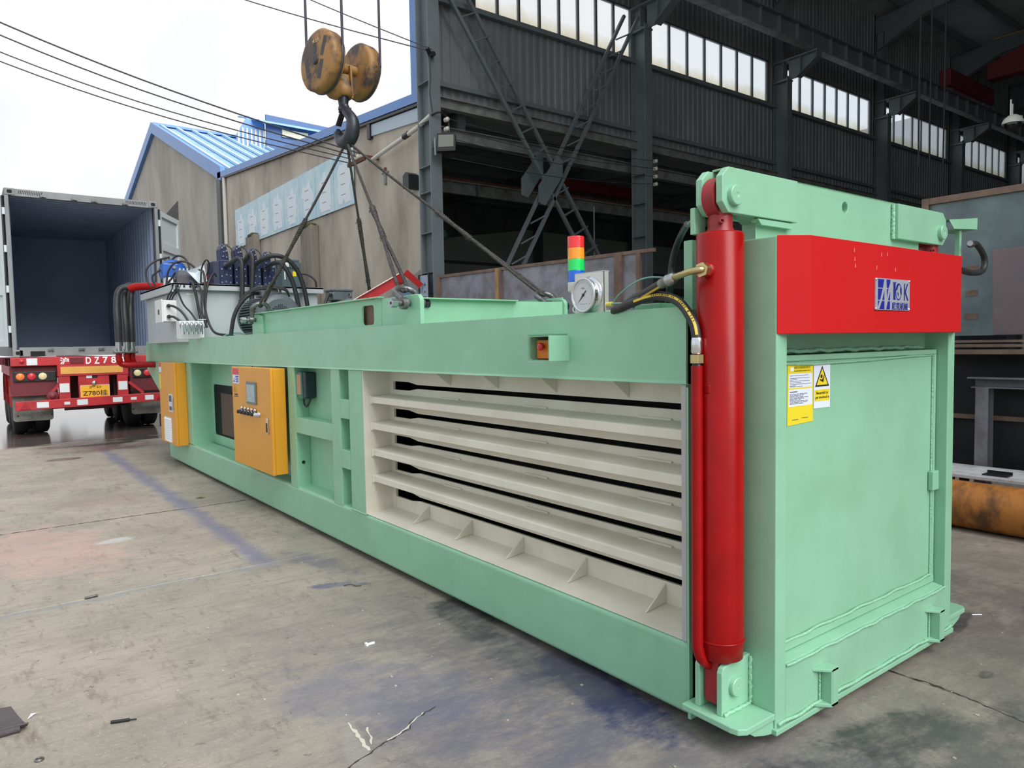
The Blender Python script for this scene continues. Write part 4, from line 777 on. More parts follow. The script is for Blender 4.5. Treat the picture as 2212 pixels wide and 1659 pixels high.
# ---- lift cylinders
def cyl_thing(x, lab):
    t = thing('lift_cylinder', lab, 'cylinder', (x, .174, .10), group='gate lift cylinders')
    part('barrel', MB().lathe((x, .174, .27), (0, 0, 1), ((0, .062), (.012, .084), (.10, .088), (1.622, .088), (1.63, .082), (1.63, .05)), 48), RED, t)
    part('weld_ring', MB().torus((x, .174, .352), (0, 0, 1), .088, .004, 48, 6), RED, t)
    part('base_eye', MB().box(x-.06, x+.06, .139, .209, .105, .285), REDD, t, bevel=.01)
    part('gland_collar', MB().lathe((x, .174, 1.90), (0, 0, 1), ((0, .055), (.008, .052), (.02, .046), (.05, .046)), 32), REDD, t)
    part('rod_end', MB().lathe((x, .174, 1.925), (0, 0, 1), ((0, .044), (.07, .044), (.085, .036)), 32).cyl((x, .150, 2.03), (x, .2, 2.03), .078, 36).box(x-.03, x+.03, .15, .2, 1.97, 2.03), REDD, t)
    part('grease_nipple', MB().lathe((x-.035, .147, 1.935), (-.5, -.75, .1), ((0, .009), (.022, .009), (.022, .006), (.012, .005)), 14), REDD, t)
    return t
CL = cyl_thing(-.10, 'tall glossy red hydraulic cylinder at the near corner of the press')
px_, py_ = -.205, .20
part('side_pipe', MB().tube([(px_, py_, 1.405), (px_, py_, .34)]+spl([(px_, py_, .34), (px_+.012, py_-.004, .29), (px_+.05, py_-.012, .255), (px_+.11, py_-.02, .245)], 6)[1:], .0215, 18, rf=lambda s: .0215), RED, CL)
part('pipe_top_fitting', MB().lathe((px_, py_, 1.395), (0, 0, 1), ((0, .0215), (.012, .018), (.04, .014), (.05, .014)), 20), BLKP, CL)
part('pipe_clip', MB().box(px_+.015, px_+.055, py_-.045, py_-.02, 1.30, 1.335), RED, CL, bevel=.005)
part('weld_blob', MB().ball((px_+.075, py_-.035, .262), .026, 12, (1.2, 1, .8)), REDD, CL)
pd = Vector((-.66, -.75, 0)).normalized(); PN = Vector((-.994, -.11, 0)); pc = Vector((-.10, .174, 1.757))+PN*.088
part('port_boss', MB().lathe(pc, PN, ((-.02, .028), (.008, .028), (.016, .018)), 20), RED, CL)
CR = cyl_thing(1.64, 'matching red hydraulic cylinder mostly hidden at the far corner of the press')

# ---- hydraulic hoses at the cylinder
def hexnut(mb, p, d, r, h): return mb.cyl(p, Vector(p)+Vector(d).normalized()*h, r, 6, sm=False)
t = thing('hydraulic_hose', 'black hydraulic hose curving down to the red side pipe, yellow print', 'hose', (px_, py_, 1.45))
hp2 = spl([(-.06, .72, 1.612), (-.13, .70, 1.632), (-.15, .64, 1.644), (-.15, .554, 1.666), (-.15, .49, 1.678), (-.152, .428, 1.681), (-.16, .36, 1.668), (-.175, .30, 1.642), (-.19, .25, 1.600), (-.20, .215, 1.555), (px_, py_, 1.50)], 8)
part('hose_sleeve', MB().tube(hp2, .0185, 14), BLACK, t)
part('crimp_ferrule', MB().lathe((px_, py_, 1.45), (0, 0, 1), ((0, .018), (.005, .0215), (.05, .0215), (.06, .019)), 20), CHROME, t)
mb = MB(); hexnut(mb, (px_, py_, 1.415), Z_, .0275, .032); part('swivel_nut', mb, BRASS, t, bevel=.003)
def ribbon(path, r, half, side, m, nm, par, a=0, b=1):
    pts = path[int(a*len(path)):int(b*len(path))]; mb = MB(); v = []
    for i, p in enumerate(pts):
        T = (pts[min(i+1, len(pts)-1)]-pts[max(i-1, 0)]).normalized(); s = Vector(side); s = (s-T*s.dot(T)).normalized(); w = T.cross(s)
        for k in (-2, -1, 0, 1, 2): an = half*k/2; v.append(p+(s*math.cos(an)+w*math.sin(an))*r)
    n = len(pts); return part(nm, mb.add(v, [(i*5+k, i*5+k+1, (i+1)*5+k+1, (i+1)*5+k) for i in range(n-1) for k in range(4)], True), m, par)
def hosetext(path, r, side, s, start, step, h, m, par):
    cum = [0]
    for i in range(1, len(path)): cum.append(cum[-1]+(path[i]-path[i-1]).length)
    for j, ch in enumerate(s):
        q = cum[-1]*start+j*step
        if ch == ' ' or q >= cum[-1]: continue
        i = max(k for k in range(len(cum)) if cum[k] <= q); i = min(i, len(path)-2)
        p = path[i]+(path[i+1]-path[i])*((q-cum[i])/max(cum[i+1]-cum[i], 1e-6)); T = (path[i+1]-path[i]).normalized(); sd_ = Vector(side); sd_ = (sd_-T*sd_.dot(T)).normalized()
        text('printed_character', ch, h, p+sd_*(r+.0012), T, sd_.cross(T), m, par, width=h*.62, bold=.03, ext=.0004)
VD = Vector((-.72, -.69, .1))
ribbon(hp2, .0189, .27, VD, mat('hose_print_yellow', (214, 186, 70), .5), 'print_stripe', t, .30, .97)
hosetext(hp2[::-1], .0189, VD, '602 - 32MPa  00 MEE190090', .10, .0115, .0085, INKB, t)
t = thing('hydraulic_hose', 'black hydraulic hose rising to the plated elbow on the red cylinder', 'hose', (-.3, .3, 1.7))
e0 = pc+PN*.018
el = spl([e0, e0+Vector((-.035, -.04, 0)), (-.225, .11, 1.742), (-.215, .22, 1.73), (-.19, .30, 1.72)], 8)
el = spl([e0+PN*.0, e0+PN*.03, (-.250, .195, 1.752), (-.232, .25, 1.746), (-.205, .31, 1.742)], 8)
part('elbow', MB().tube(el, .0125, 14), BRASS, t)
mb = MB(); hexnut(mb, e0-PN*.004, PN, .028, .030); part('swivel_nut', mb, BRASS, t, bevel=.003)
hd_ = (Vector((-.185, .395, 1.722))-Vector((-.205, .305, 1.742))).normalized()
part('crimp_ferrule', MB().lathe((-.205, .305, 1.742), hd_, ((0, .014), (.004, .021), (.03, .021), (.034, .024), (.04, .024), (.044, .021), (.085, .020), (.09, .0175)), 20), STEEL, t)
hp1 = spl([(-.188, .385, 1.725), (-.172, .44, 1.711), (-.155, .50, 1.696), (-.135, .58, 1.678), (-.12, .65, 1.652), (-.10, .72, 1.625), (-.05, .78, 1.608)], 8)
part('hose_sleeve', MB().tube(hp1, .0175, 14), BLACK, t); ribbon(hp1, .0179, .25, (-.7, -.5, -.5), mat('hose_print_yellow', (214, 186, 70)), 'print_stripe', t, .03, .75)
part('hose_clamp_block', MB().box(-.05, .10, .52, .66, 1.62, 1.66), GREEN, bp, bevel=.003)
t = thing('corrugated_conduit', 'ribbed black plastic conduit arching behind the red cylinder', 'conduit', (.15, .6, 1.62))
cp_ = spl([(.05, .45, 1.985), (.12, .54, 1.958), (.15, .60, 1.90), (.155, .625, 1.83), (.155, .635, 1.72), (.15, .64, 1.59)], 14)
part('conduit', MB().tube(cp_, .014, 12, rf=lambda s: .018 if int(s*140) % 2 else .0145), BLKP, t); part('conduit', MB().tube(spl([(.0, .50, 1.80), (.08, .56, 1.79), (.13, .62, 1.74), (.14, .64, 1.66), (.14, .65, 1.59)], 8), .010, 10), BLKP, t)
part('cable_tie', MB().torus((.15, .652, 1.705), (0, 0, 1), .022, .004, 16, 6), WHITE, t); part('signal_cable', MB().tube(spl([(-.06, .32, 2.0), (-.01, .37, 1.995), (.03, .43, 1.98)], 5), .005, 6), mat('teal_cable', (112, 150, 142), .5), t)
part('thin_green_tube', MB().tube(spl([(.0, .86, 1.60), (.02, .84, 1.70), (.08, .74, 1.78), (.14, .66, 1.785), (.16, .62, 1.77)], 7), .004, 8), mat('teal_cable', (112, 150, 142), .5), None, loc=(0, .86, 1.6), label='thin pale green tube looping behind the hoses', cat='tube')
# ---- stack light
t = thing('stack_light', 'four colour signal tower light, red orange green blue, on the press rail', 'light', (-.06, 1.02, 1.62))
z = 2.002
for i, (nm, c) in enumerate((('red', (236, 44, 48)), ('orange', (250, 150, 30)), ('green', (20, 214, 96)), ('blue', (10, 96, 214)))):
    mL = mat('lens_'+nm, c, .25, coat=.5); mL.node_tree.nodes['Principled BSDF'].inputs['Subsurface Weight'].default_value = .0
    z1 = 1.996-i*.0535; pr = [(0, .0385), (.002, .040)]
    for k in range(9): pr += [(.004+k*.0053, .040), (.0065+k*.0053, .0388)]
    part('lens', MB().lathe((-.06, 1.02, z1-.052), (0, 0, 1), pr+[(.0515, .040), (.0535, .038)], 32), mL, t, label=nm+' ribbed lens')
part('light_base', MB().lathe((-.06, 1.02, 1.735), (0, 0, 1), ((0, .018), (.004, .034), (.008, .040), (.048, .040)), 32), GALV2, t)
part('pole', MB().cyl((-.06, 1.02, 1.62), (-.06, 1.02, 1.735), .0075, 12), GALV2, t); part('pole_collar', MB().cyl((-.06, 1.02, 1.71), (-.06, 1.02, 1.738), .017, 16), GALV2, t)
part('foot_clip', MB().lathe((-.06, 1.02, 1.618), (0, 0, 1), ((0, .03), (.01, .028), (.016, .012)), 16), GREEN, t); part('loop_wire', MB().torus((-.075, 1.01, 1.655), (.8, .6, 0), .014, .003, 16, 6), GALV2, t)
# ---- pressure gauge
t = thing('pressure_gauge', 'round chrome pressure gauge on an upright steel plate beside the tower light', 'gauge', (-.12, .88, 1.62))
part('mounting_plate', MB().box(-.12, -.115, .775, .965, 1.60, 1.815).box(-.12, -.085, .775, .965, 1.812, 1.816).box(-.12, -.09, .775, .779, 1.60, 1.815), mat('plate_alloy', (206, 208, 204), .4, .3), t, bevel=.001)
gc = Vector((-.12, .868, 1.712))
part('bezel', MB().lathe(gc, (-1, 0, 0), ((-.001, .084), (.006, .084), (.008, .074), (.028, .071), (.032, .078), (.040, .078), (.044, .072), (.037, .068)), 48, cap=False), CHROME, t)
part('dial', MB().lathe(gc, (-1, 0, 0), ((.030, .069), (.0365, .069)), 48), mat('dial_white', (196, 200, 204), .5), t)
mb = MB()
for i in range(31):
    a = math.radians(225-270*i/30); r0 = .052 if i % 5 == 0 else .056; q = lambda r, da: (gc.x-.0372, gc.y-(r*math.cos(a+da)), gc.z+r*math.sin(a+da))
    mb.add([q(r0, .008), q(.061, .008), q(.061, -.008), q(r0, -.008)], [(0, 1, 2, 3)])
part('scale_marks', mb, INKB, t)
def gq(a, r, off=-.0385): return Vector((gc.x+off, gc.y-r*math.cos(math.radians(a)), gc.z+r*math.sin(math.radians(a))))
part('needle', MB().add([gq(225, .052), gq(130, .004), gq(45, .022), gq(320, .004)], [(0, 1, 2, 3)]).add([gq(60, .016), gq(45, .030), gq(30, .016)], [(0, 1, 2)]), INKB, t)
part('hub', MB().lathe(gc, (-1, 0, 0), ((.037, .007), (.041, .006)), 14), INKB, t)
text('lettering', 'MPa', .008, gc+Vector((-.0376, 0, .030)), nY, Z_, INKG, t); text('lettering', '- - - -', .002, gc+Vector((-.0376, 0, -.04)), nY, Z_, INKG, t)
part('outlet_fitting', MB().cyl((-.10, .775, 1.665), (-.10, .745, 1.667), .010, 12), mat('fitting_yellow', (222, 206, 90), .4), t); part('outlet_tube', MB().tube(spl([(-.10, .745, 1.667), (-.10, .68, 1.664), (-.09, .62, 1.645)], 6), .005, 8), mat('teal_cable', (112, 150, 142)), t)
part('angle_clip', MB().box(-.115, -.09, .74, .776, 1.618, 1.64), mat('plate_alloy', (206, 208, 204)), t)
# ---- emergency stop
t = thing('emergency_stop_box', 'orange emergency stop with red mushroom button under a green shroud', 'switch', (-.145, 1.13, 1.47))
part('shroud', MB().box(-.225, S, 1.0, 1.28, 1.530, 1.536).box(-.225, S, 1.0, 1.006, 1.415, 1.536) if 0 else MB().box(-.268, S, .978, .986, 1.415, 1.533), GREEN, t, bevel=.002); part('shroud_top', MB().prism([(S, .986), (-.268, .986), (-.16, 1.28), (S, 1.28)], 'z', 1.530, 1.534), GREEN, t)
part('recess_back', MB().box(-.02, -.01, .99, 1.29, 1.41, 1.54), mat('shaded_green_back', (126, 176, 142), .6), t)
part('switch_body', MB().box(-.105, -.02, 1.09, 1.27, 1.422, 1.515), mat('estop_orange', (214, 122, 30), .5), t, bevel=.004)
part('mushroom_button', MB().lathe((-.105, 1.215, 1.482), (-1, .0, 0), ((0, .008), (.012, .010), (.014, .019), (.022, .020), (.027, .016), (.028, .0)), 24), mat('button_red', (200, 30, 48), .35), t)
part('button_mark', MB().torus((-.1335, 1.215, 1.482), (1, 0, 0), .010, .001, 20, 5, -1.9, 1.2), WHITE, t)
# ---- yellow cabinets
t = thing('control_cabinet', 'larger yellow control cabinet with touch screen and row of knobs on the press side', 'cabinet', (-.2, 5.25, .39))
part('body', MB().box(-.262, S-.01, 4.69, 5.80, .388, 1.318), YEL, t, bevel=.006); part('door', MB().box(-.288, -.262, 4.685, 5.805, .384, 1.322), YEL, t, bevel=.006)
xd = -.2885
part('touch_screen', MB().box(xd-.012, xd, 5.06, 5.33, .985, 1.19), mat('screen_bezel', (92, 104, 112), .4), t, bevel=.004); part('screen_glass', MB().box(xd-.014, xd-.011, 5.085, 5.31, 1.005, 1.165), mat('screen_lit_grey', (120, 146, 150), .25, c2=(150, 172, 176), ns=25, amt=.9, coat=.5), t)
for i in range(6):
    y = 5.50-i*.098; k_ = CHROME if i < 5 else CHROME
    part('selector_knob', MB().lathe((xd, y, .90), (-1, 0, 0), ((0, .026), (.012, .026), (.014, .018), (.05, .017), (.052, 0)), 18), CHROME if i == 5 else BLKP, t)
    if i < 5: part('knob_ring', MB().torus((xd-.012, y, .90), (1, 0, 0), .024, .005, 18, 6), CHROME, t); part('knob_lamp', MB().ball((xd-.01, y-.02, .935), .016, 10), CHROME, t)
part('door_handle', MB().prism(rrect(4.76, 4.80, .745, .885, .015), 'x', xd-.012, xd), CHROME, t, bevel=.003); part('lock_lever', MB().box(xd-.018, xd-.012, 4.77, 4.79, .76, .84), BLKP, t)
part('warning_label', MB().box(xd-.001, xd, 5.57, 5.77, 1.16, 1.305), STKW, t); part('label_header', MB().box(xd-.0015, xd-.001, 5.57, 5.77, 1.245, 1.305), mat('label_red', (206, 70, 84), .5), t)
mb = MB()
for i in range(4): mb.box(xd-.0018, xd-.001, 5.585, 5.68, 1.225-i*.017, 1.234-i*.017)
mb.box(xd-.0018, xd-.001, 5.70, 5.755, 1.175, 1.185); mb.prism([(5.72, 1.185), (5.74, 1.185), (5.73, 1.225)], 'x', xd-.0018, xd-.001); part('label_print', mb, INKBL, t)
part('hazard_mark', MB().tube([(xd-.001, 5.70, 1.14), (xd-.001, 5.735, 1.085), (xd-.001, 5.665, 1.085), (xd-.001, 5.70, 1.14)], .003, 4), mat('mark_olive', (176, 150, 30), .5), t); part('label_print', MB().box(xd-.001, xd, 5.63, 5.73, 1.045, 1.06).box(xd-.001, xd, 5.61, 5.75, 1.03, 1.036), INKB, t)
t = thing('motor_cabinet', 'narrower yellow cabinet with white louvre at the rear end of the press', 'cabinet', (-.2, 8.7, .27))
part('body', MB().box(-.262, S, 8.26, 9.13, .275, 1.332), YEL, t, bevel=.006); part('door', MB().box(-.288, -.262, 8.255, 9.135, .272, 1.335), YEL, t, bevel=.006)
part('louvre', MB().box(xd-.006, xd, 8.50, 8.88, .30, .62), GALV2, t)
for i in range(14): part('louvre_slat', MB().prism([(-.001, 0), (.018, -.002), (.0, .012)] and [(xd-.006, .305+i*.022), (xd-.018, .305+i*.022), (xd-.006, .322+i*.022)], 'y', 8.51, 8.87), WHITE, t)
part('meter_plate', MB().box(xd-.004, xd, 8.40, 8.60, .70, .93), REFL, t); part('meter_window', MB().box(xd-.006, xd-.004, 8.44, 8.57, .83, .91), INKG, t); part('meter_window', MB().box(xd-.006, xd-.004, 8.44, 8.57, .72, .77), INKG, t)
part('door_handle', MB().prism(rrect(8.34, 8.38, .74, .90, .015), 'x', xd-.014, xd), CHROME, t, bevel=.003)
part('warning_label', MB().box(xd-.001, xd, 8.98, 9.12, 1.20, 1.325), STKW, t); part('label_header', MB().box(xd-.0015, xd-.001, 8.98, 9.12, 1.27, 1.325), mat('label_red', (206, 70, 84)), t); part('side_label', MB().box(xd-.001, xd, 9.03, 9.12, .98, 1.17), STKY, t)
t = thing('limit_switch_box', 'teal and black sensor housing inside the upper green recess', 'switch', (-.06, 4.62, 1.18))
part('housing', MB().box(-.13, -.02, 4.38, 4.485, 1.06, 1.29), mat('teal_housing', (44, 112, 96), .4), t, bevel=.008); part('dark_cover', MB().box(-.12, -.03, 4.32, 4.38, 1.07, 1.29), mat('teal_dark', (28, 48, 56), .4), t, bevel=.008)
part('face_plate', MB().box(-.135, -.13, 4.39, 4.475, 1.10, 1.27), mat('face_tan', (176, 140, 118), .5), t); part('lead', MB().tube(spl([(-.1, 4.42, 1.07), (-.1, 4.41, 1.02), (-.1, 4.36, 1.0), (-.09, 4.33, 1.03), (-.07, 4.33, 1.07)], 5), .009, 8), BLACK, t)
t = thing('drain_valve', 'small grey box with black lever behind the narrow yellow cabinet', 'valve', (-.1, 9.75, .3))
part('body', MB().box(-.14, .05, 9.40, 9.75, .30, .90), GALV, t, bevel=.01); part('lever', MB().cyl((-.16, 9.78, .40), (-.16, 9.78, .58), .022, 12).cyl((-.16, 9.78, .52), (-.12, 9.6, .52), .015, 10), BLKP, t)

# ================================================================ POWER PACK ON THE PRESS
t = thing('hydraulic_tank', 'large light grey hydraulic oil tank standing on the rear deck of the press', 'tank', (.64, 8.9, 1.585))
part('tank_body', MB().box(-.27, 1.54, 8.05, 9.85, 1.585, 2.26), GALV, t, bevel=.008); part('tank_lid', MB().box(-.33, 1.60, 7.98, 9.93, 2.285, 2.31).box(-.33, 1.60, 7.98, 8.0, 2.23, 2.31).box(-.33, -.31, 7.98, 9.93, 2.20, 2.31), GALV, t, bevel=.003)
for i in range(4): part('lid_slot', MB().box(-.27+i*.07, -.25+i*.07, 7.976, 7.981, 2.255, 2.285), DARK, t)
part('name_tab', MB().box(-.15, -.07, 8.044, 8.05, 2.17, 2.19), GALV2, t)
t = thing('junction_box', 'pale grey electrical box on the near corner of the oil tank', 'box', (-.37, 8.2, 1.85))
part('box_body', MB().box(-.43, -.27, 8.03, 8.40, 1.84, 2.10), GALV2, t, bevel=.008); part('box_cover', MB().box(-.445, -.43, 8.02, 8.41, 1.83, 2.11), GALV2, t, bevel=.005)
part('rocker_switch', MB().box(-.452, -.445, 8.17, 8.21, 1.93, 1.99), BLKP, t)
for z in (2.03, 1.90):
    part('cable_gland', MB().cyl((-.37, 8.03, z), (-.37, 7.99, z), .022, 14), BLKP, t); part('cable', MB().tube(spl([(-.37, 8.0, z), (-.33, 7.93, z-.01), (-.27, 7.88, z-.06), (-.22, 7.84, z-.14 if z > 2 else z-.07), (-.19, 7.80, 1.80)], 6), .014, 10), BLACK, t)
for i in range(3): part('cable', MB().tube(spl([(-.37+i*.025, 8.08, 2.10), (-.36+i*.03, 8.03, 2.16), (-.33+i*.035, 7.99, 2.22), (-.30+i*.04, 7.99, 2.30)], 5), .010, 8), BLACK, t)
t = thing('connector_box', 'grey terminal box with row of chrome cable glands near the oil tank', 'box', (-.24, 7.6, 1.62))
part('box_body', MB().box(-.37, -.11, 7.50, 7.66, 1.62, 1.83), GALV2, t, bevel=.004); part('side_face', MB().box(-.12, -.105, 7.49, 7.67, 1.62, 1.835), GALV2, t)
for i in range(5):
    x = -.355+i*.05; part('cable_gland', MB().tube(spl([(x, 7.49, 1.78), (x, 7.43, 1.80), (x, 7.40, 1.76), (x, 7.40, 1.67)], 5), .018, 12), CHROME, t); part('locking_clip', MB().box(x-.012, x+.012, 7.37, 7.39, 1.70, 1.78), CHROME, t)
CAB = [([(-.29, 7.96, 2.28), (-.22, 7.95, 2.06), (-.14, 7.93, 1.95), (-.09, 7.9, 1.86), (-.05, 7.8, 1.76)], .011, 'black cable running diagonally down the tank front'),
       ([(-.11, 8.02, 2.33), (-.10, 7.94, 2.31), (-.07, 7.92, 2.15), (-.04, 7.9, 1.90), (-.02, 7.85, 1.75)], .017, 'thick black cable hanging over the tank edge at its left'),
       ([(-.02, 8.05, 2.30), (-.03, 7.95, 2.30), (-.01, 7.9, 2.18), (-.02, 7.88, 1.95), (.03, 7.85, 1.76)], .013, 'black cable hanging just beside the thick one'),
       ([(.06, 8.2, 2.33), (.04, 8.05, 2.50), (.07, 7.95, 2.60), (.12, 8.0, 2.55), (.11, 8.1, 2.42)], .010, 'black cable with brown print looping above the tank edge'),
       ([(.22, 8.1, 2.42), (.17, 8.0, 2.44), (.10, 7.93, 2.36), (.05, 7.9, 2.22), (.02, 7.88, 1.98), (.02, 7.86, 1.76)], .014, 'black cable forking down across the tank front'),
       ([(.05, 8.2, 2.50), (.04, 7.98, 2.45), (.04, 7.92, 2.30), (.02, 7.89, 2.0), (.08, 7.8, 1.72), (.2, 7.6, 1.66), (.34, 7.3, 1.62)], .015, 'black cable sweeping right along the foot of the tank')]
for p, r, l in CAB: part('control_cable', MB().tube(spl(p, 7), r, 8), BLACK, None, loc=p[-1], label=l, cat='cable', group='control cables on the tank front')
part('cable_tie', MB().torus((-.02, 7.89, 1.86), (0, 0, 1), .05, .005, 18, 6), WHITE, None, loc=(-.02, 7.89, 1.86), label='white cable tie bundling cables on the tank front', cat='tie')
part('ground_wire', MB().tube(spl([(.02, 7.3, 1.63), (.12, 7.1, 1.68), (.2, 6.9, 1.66), (.02, 6.95, 1.66), (-.1, 6.8, 1.60)], 7), .006, 6), mat('teal_cable', (112, 150, 142)), None, loc=(.02, 7.3, 1.62), label='thin pale green wire lying on the deck before the tank', cat='wire')
t = thing('oil_pump', 'bright blue oil pump with white block on the left of the tank lid', 'pump', (-.1, 8.9, 2.31))
part('pump_body', MB().lathe((-.10, 8.85, 2.53), (0, 1, 0), ((0, .10), (.02, .16), (.14, .17), (.16, .12), (.22, .10), (.22, .06)), 24), BLUE2, t); part('pump_block', MB().box(-.27, -.08, 8.70, 8.9, 2.44, 2.62), BLUE2, t, bevel=.015)
part('mount_block', MB().box(-.24, -.10, 8.70, 8.86, 2.31, 2.44), WHITE, t, bevel=.004); part('bolt', MB().cyl((-.14, 8.70, 2.57), (-.14, 8.675, 2.57), .02, 8), CHROME, t); part('mount_bolt', MB().cyl((-.2, 8.70, 2.38), (-.2, 8.69, 2.38), .012, 8), BLKP, t)
t = thing('solenoid_valve', 'dark grey solenoid valve block on the tank lid beside the blue pump', 'valve', (-.08, 8.35, 2.31))
part('valve_base', MB().box(-.20, .04, 8.28, 8.46, 2.31, 2.43), mat('solenoid_grey', (72, 70, 76), .5), t, bevel=.006); part('valve_top', MB().box(-.18, .0, 8.30, 8.44, 2.43, 2.50), MOTOR, t, bevel=.006)
part('coil', MB().cyl((-.22, 8.37, 2.38), (.08, 8.37, 2.38), .04, 16), BLKP, t); part('blue_tag', MB().box(-.07, .0, 8.275, 8.28, 2.335, 2.355), BLUE2, t)
for i in range(4): part('bolt', MB().cyl((-.15+i*.045, 8.33, 2.50), (-.15+i*.045, 8.33, 2.525), .012, 6, sm=False), CHROME, t)
for i, p in enumerate(([(-.36, 8.95, 2.32), (-.41, 9.0, 2.42), (-.41, 9.0, 2.56), (-.30, 9.0, 2.67), (-.13, 8.95, 2.73)], [(-.33, 8.9, 2.33), (-.36, 8.9, 2.46), (-.25, 8.85, 2.56), (-.17, 8.8, 2.63), (-.05, 8.75, 2.64)],
                       [(-.26, 8.6, 2.32), (-.24, 8.55, 2.50), (-.16, 8.5, 2.61), (-.04, 8.45, 2.62), (.05, 8.42, 2.55)], [(-.28, 8.55, 2.32), (-.22, 8.5, 2.40), (-.17, 8.45, 2.48), (-.12, 8.4, 2.40), (-.10, 8.38, 2.33)],
                       [(-.12, 8.9, 2.68), (-.06, 8.85, 2.74), (.02, 8.8, 2.71), (.06, 8.75, 2.60), (.05, 8.7, 2.5)])):
    part('hydraulic_line', MB().tube(spl(p, 7), .013, 8), BLACK, None, loc=p[0], label=['outermost thin black line arching from the tank edge to the blue pump', 'thin black line arching just inside the outermost one', 'thin black line arching over the dark solenoid valve', 'thin black line kinked in front of the blue pump', 'thin black line looping over the top of the blue pump'][i], cat='hose', group='thin lines around the blue pump')
part('plastic_bag', MB().add([(-.10, 8.2, 2.48), (.12, 8.25, 2.58), (.14, 8.2, 2.36), (.03, 8.18, 2.33), (.02, 8.28, 2.47), (.08, 8.32, 2.45), (.0, 8.22, 2.52), (.06, 8.16, 2.42)], [(0, 4, 6), (6, 4, 1), (4, 7, 1), (7, 2, 1), (7, 3, 2), (4, 3, 7), (0, 3, 4), (1, 5, 2)]), mat('clear_plastic', (214, 222, 228), .25, coat=.4), None, loc=(.02, 8.2, 2.33), label='crumpled clear plastic bag on the tank lid', cat='bag')
t = thing('red_manifold', 'small red manifold block on the tank lid left of the blue valves', 'valve', (.24, 8.5, 2.31))
part('block', MB().box(.15, .31, 8.42, 8.58, 2.31, 2.46), REDD, t, bevel=.006); part('plug', MB().cyl((.19, 8.42, 2.41), (.19, 8.40, 2.41), .02, 12).cyl((.26, 8.42, 2.36), (.26, 8.40, 2.36), .02, 12), BLKP, t)
t = thing('valve_bank', 'dark blue hydraulic valve bank with four towers of silver bolts on the tank lid', 'valve', (.62, 8.3, 2.31))
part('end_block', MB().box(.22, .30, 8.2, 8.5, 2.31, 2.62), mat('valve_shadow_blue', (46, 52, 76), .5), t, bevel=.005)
for k in range(4):
    x = .37+k*.185; hh = (2.66, 2.66, 2.63, 2.60)[k]
    v = part('valve_section', MB().box(x-.075, x+.085, 8.18, 8.48, 2.31, hh-.02), BLUE, t, bevel=.008)
    part('valve_tower', MB().prism([(x-.045, hh-.03), (x+.065, hh-.03), (x+.055, hh+.08), (x+.035, hh+.15), (x+.01, hh+.19), (x-.025, hh+.19), (x-.05, hh+.12)], 'y', 8.24, 8.42), BLUE, v, bevel=.01)
    mb = MB()
    for (dx, z) in ((-.05, 2.35), (.0, 2.36), (.055, 2.35), (-.05, 2.43), (.01, 2.45), (.06, 2.44), (-.05, 2.52), (.055, 2.53), (-.02, 2.57)): mb.lathe((x+dx, 8.18, z), (0, -1, 0), ((0, .011), (.012, .011), (.014, .007)), 8)
    for (dx, z) in ((-.01, hh+.03), (.035, hh+.02), (.0, hh+.09), (.03, hh+.1), (-.02, hh+.14), (.005, hh+.16)): mb.lathe((x+dx, 8.24, z), (0, -1, 0), ((0, .012), (.014, .012), (.016, .008)), 8)
    part('bolt_set', mb, CHROME, v, kind='stuff'); part('wiring', MB().tube(spl([(x+.03, 8.22, hh+.18), (x+.08, 8.18, hh+.12), (x+.10, 8.16, hh+.0), (x+.11, 8.15, hh-.12)], 5), .008, 6), BLACK, v); part('hose_port', MB().lathe((x+.0, 8.18, 2.58), (0, -1, 0), ((0, .03), (.03, .03), (.035, .024), (.08, .024)), 14), SHK, v)
HB = [([(.37, 8.1, 2.57), (.40, 8.0, 2.60), (.45, 7.95, 2.64), (.49, 7.92, 2.60), (.49, 7.9, 2.50), (.485, 7.9, 2.30), (.47, 7.9, 2.10)], 'first big black hose from the left arching down from the valve bank'),
      ([(.55, 8.1, 2.57), (.56, 8.0, 2.62), (.60, 7.92, 2.70), (.62, 7.88, 2.66), (.61, 7.86, 2.5), (.59, 7.86, 2.2), (.58, 7.86, 2.0)], 'second big black hose, straight and upright before the valve bank'),
      ([(.70, 8.1, 2.57), (.78, 7.98, 2.65), (.92, 7.9, 2.70), (1.09, 7.9, 2.65), (1.22, 7.9, 2.50), (1.30, 7.9, 2.26), (1.34, 7.9, 2.0)], 'big black hose with the widest arch right of the valve bank'),
      ([(.86, 8.05, 2.55), (.90, 7.9, 2.60), (.97, 7.82, 2.59), (1.05, 7.8, 2.47), (1.12, 7.8, 2.3), (1.18, 7.8, 2.0)], 'big black hose arching inside the widest one')]
for i, (p, l) in enumerate(HB):
    h = thing('pressure_hose', l, 'hose', p[-1], group='big hoses from the valve bank'); part('hose_sleeve', MB().tube(spl(p, 8), .030, 14), BLACK, h)
    e = Vector(p[-1]); part('crimp_ferrule', MB().lathe(e, (0, 0, -1), ((0, .028), (.005, .034), (.10, .034), (.11, .022), (.16, .02)), 16), STEEL, h)
t = thing('oil_cooler', 'dark green-grey cooler box with yellow label on the tank lid behind the hoses', 'box', (1.37, 8.6, 2.31))
part('case', MB().box(1.22, 1.50, 8.5, 8.8, 2.34, 2.70), mat('cooler_green', (64, 86, 90), .5), t, bevel=.008); part('cap', MB().box(1.24, 1.48, 8.52, 8.78, 2.70, 2.74), mat('cooler_green', (64, 86, 90)), t, bevel=.01)
part('yellow_label', MB().box(1.37, 1.42, 8.497, 8.5, 2.50, 2.57), STKY, t); part('white_label', MB().box(1.25, 1.265, 8.497, 8.5, 2.45, 2.58), WHITE, t); part('white_panel', MB().box(1.25, 1.32, 8.497, 8.5, 2.63, 2.69), REFL, t)
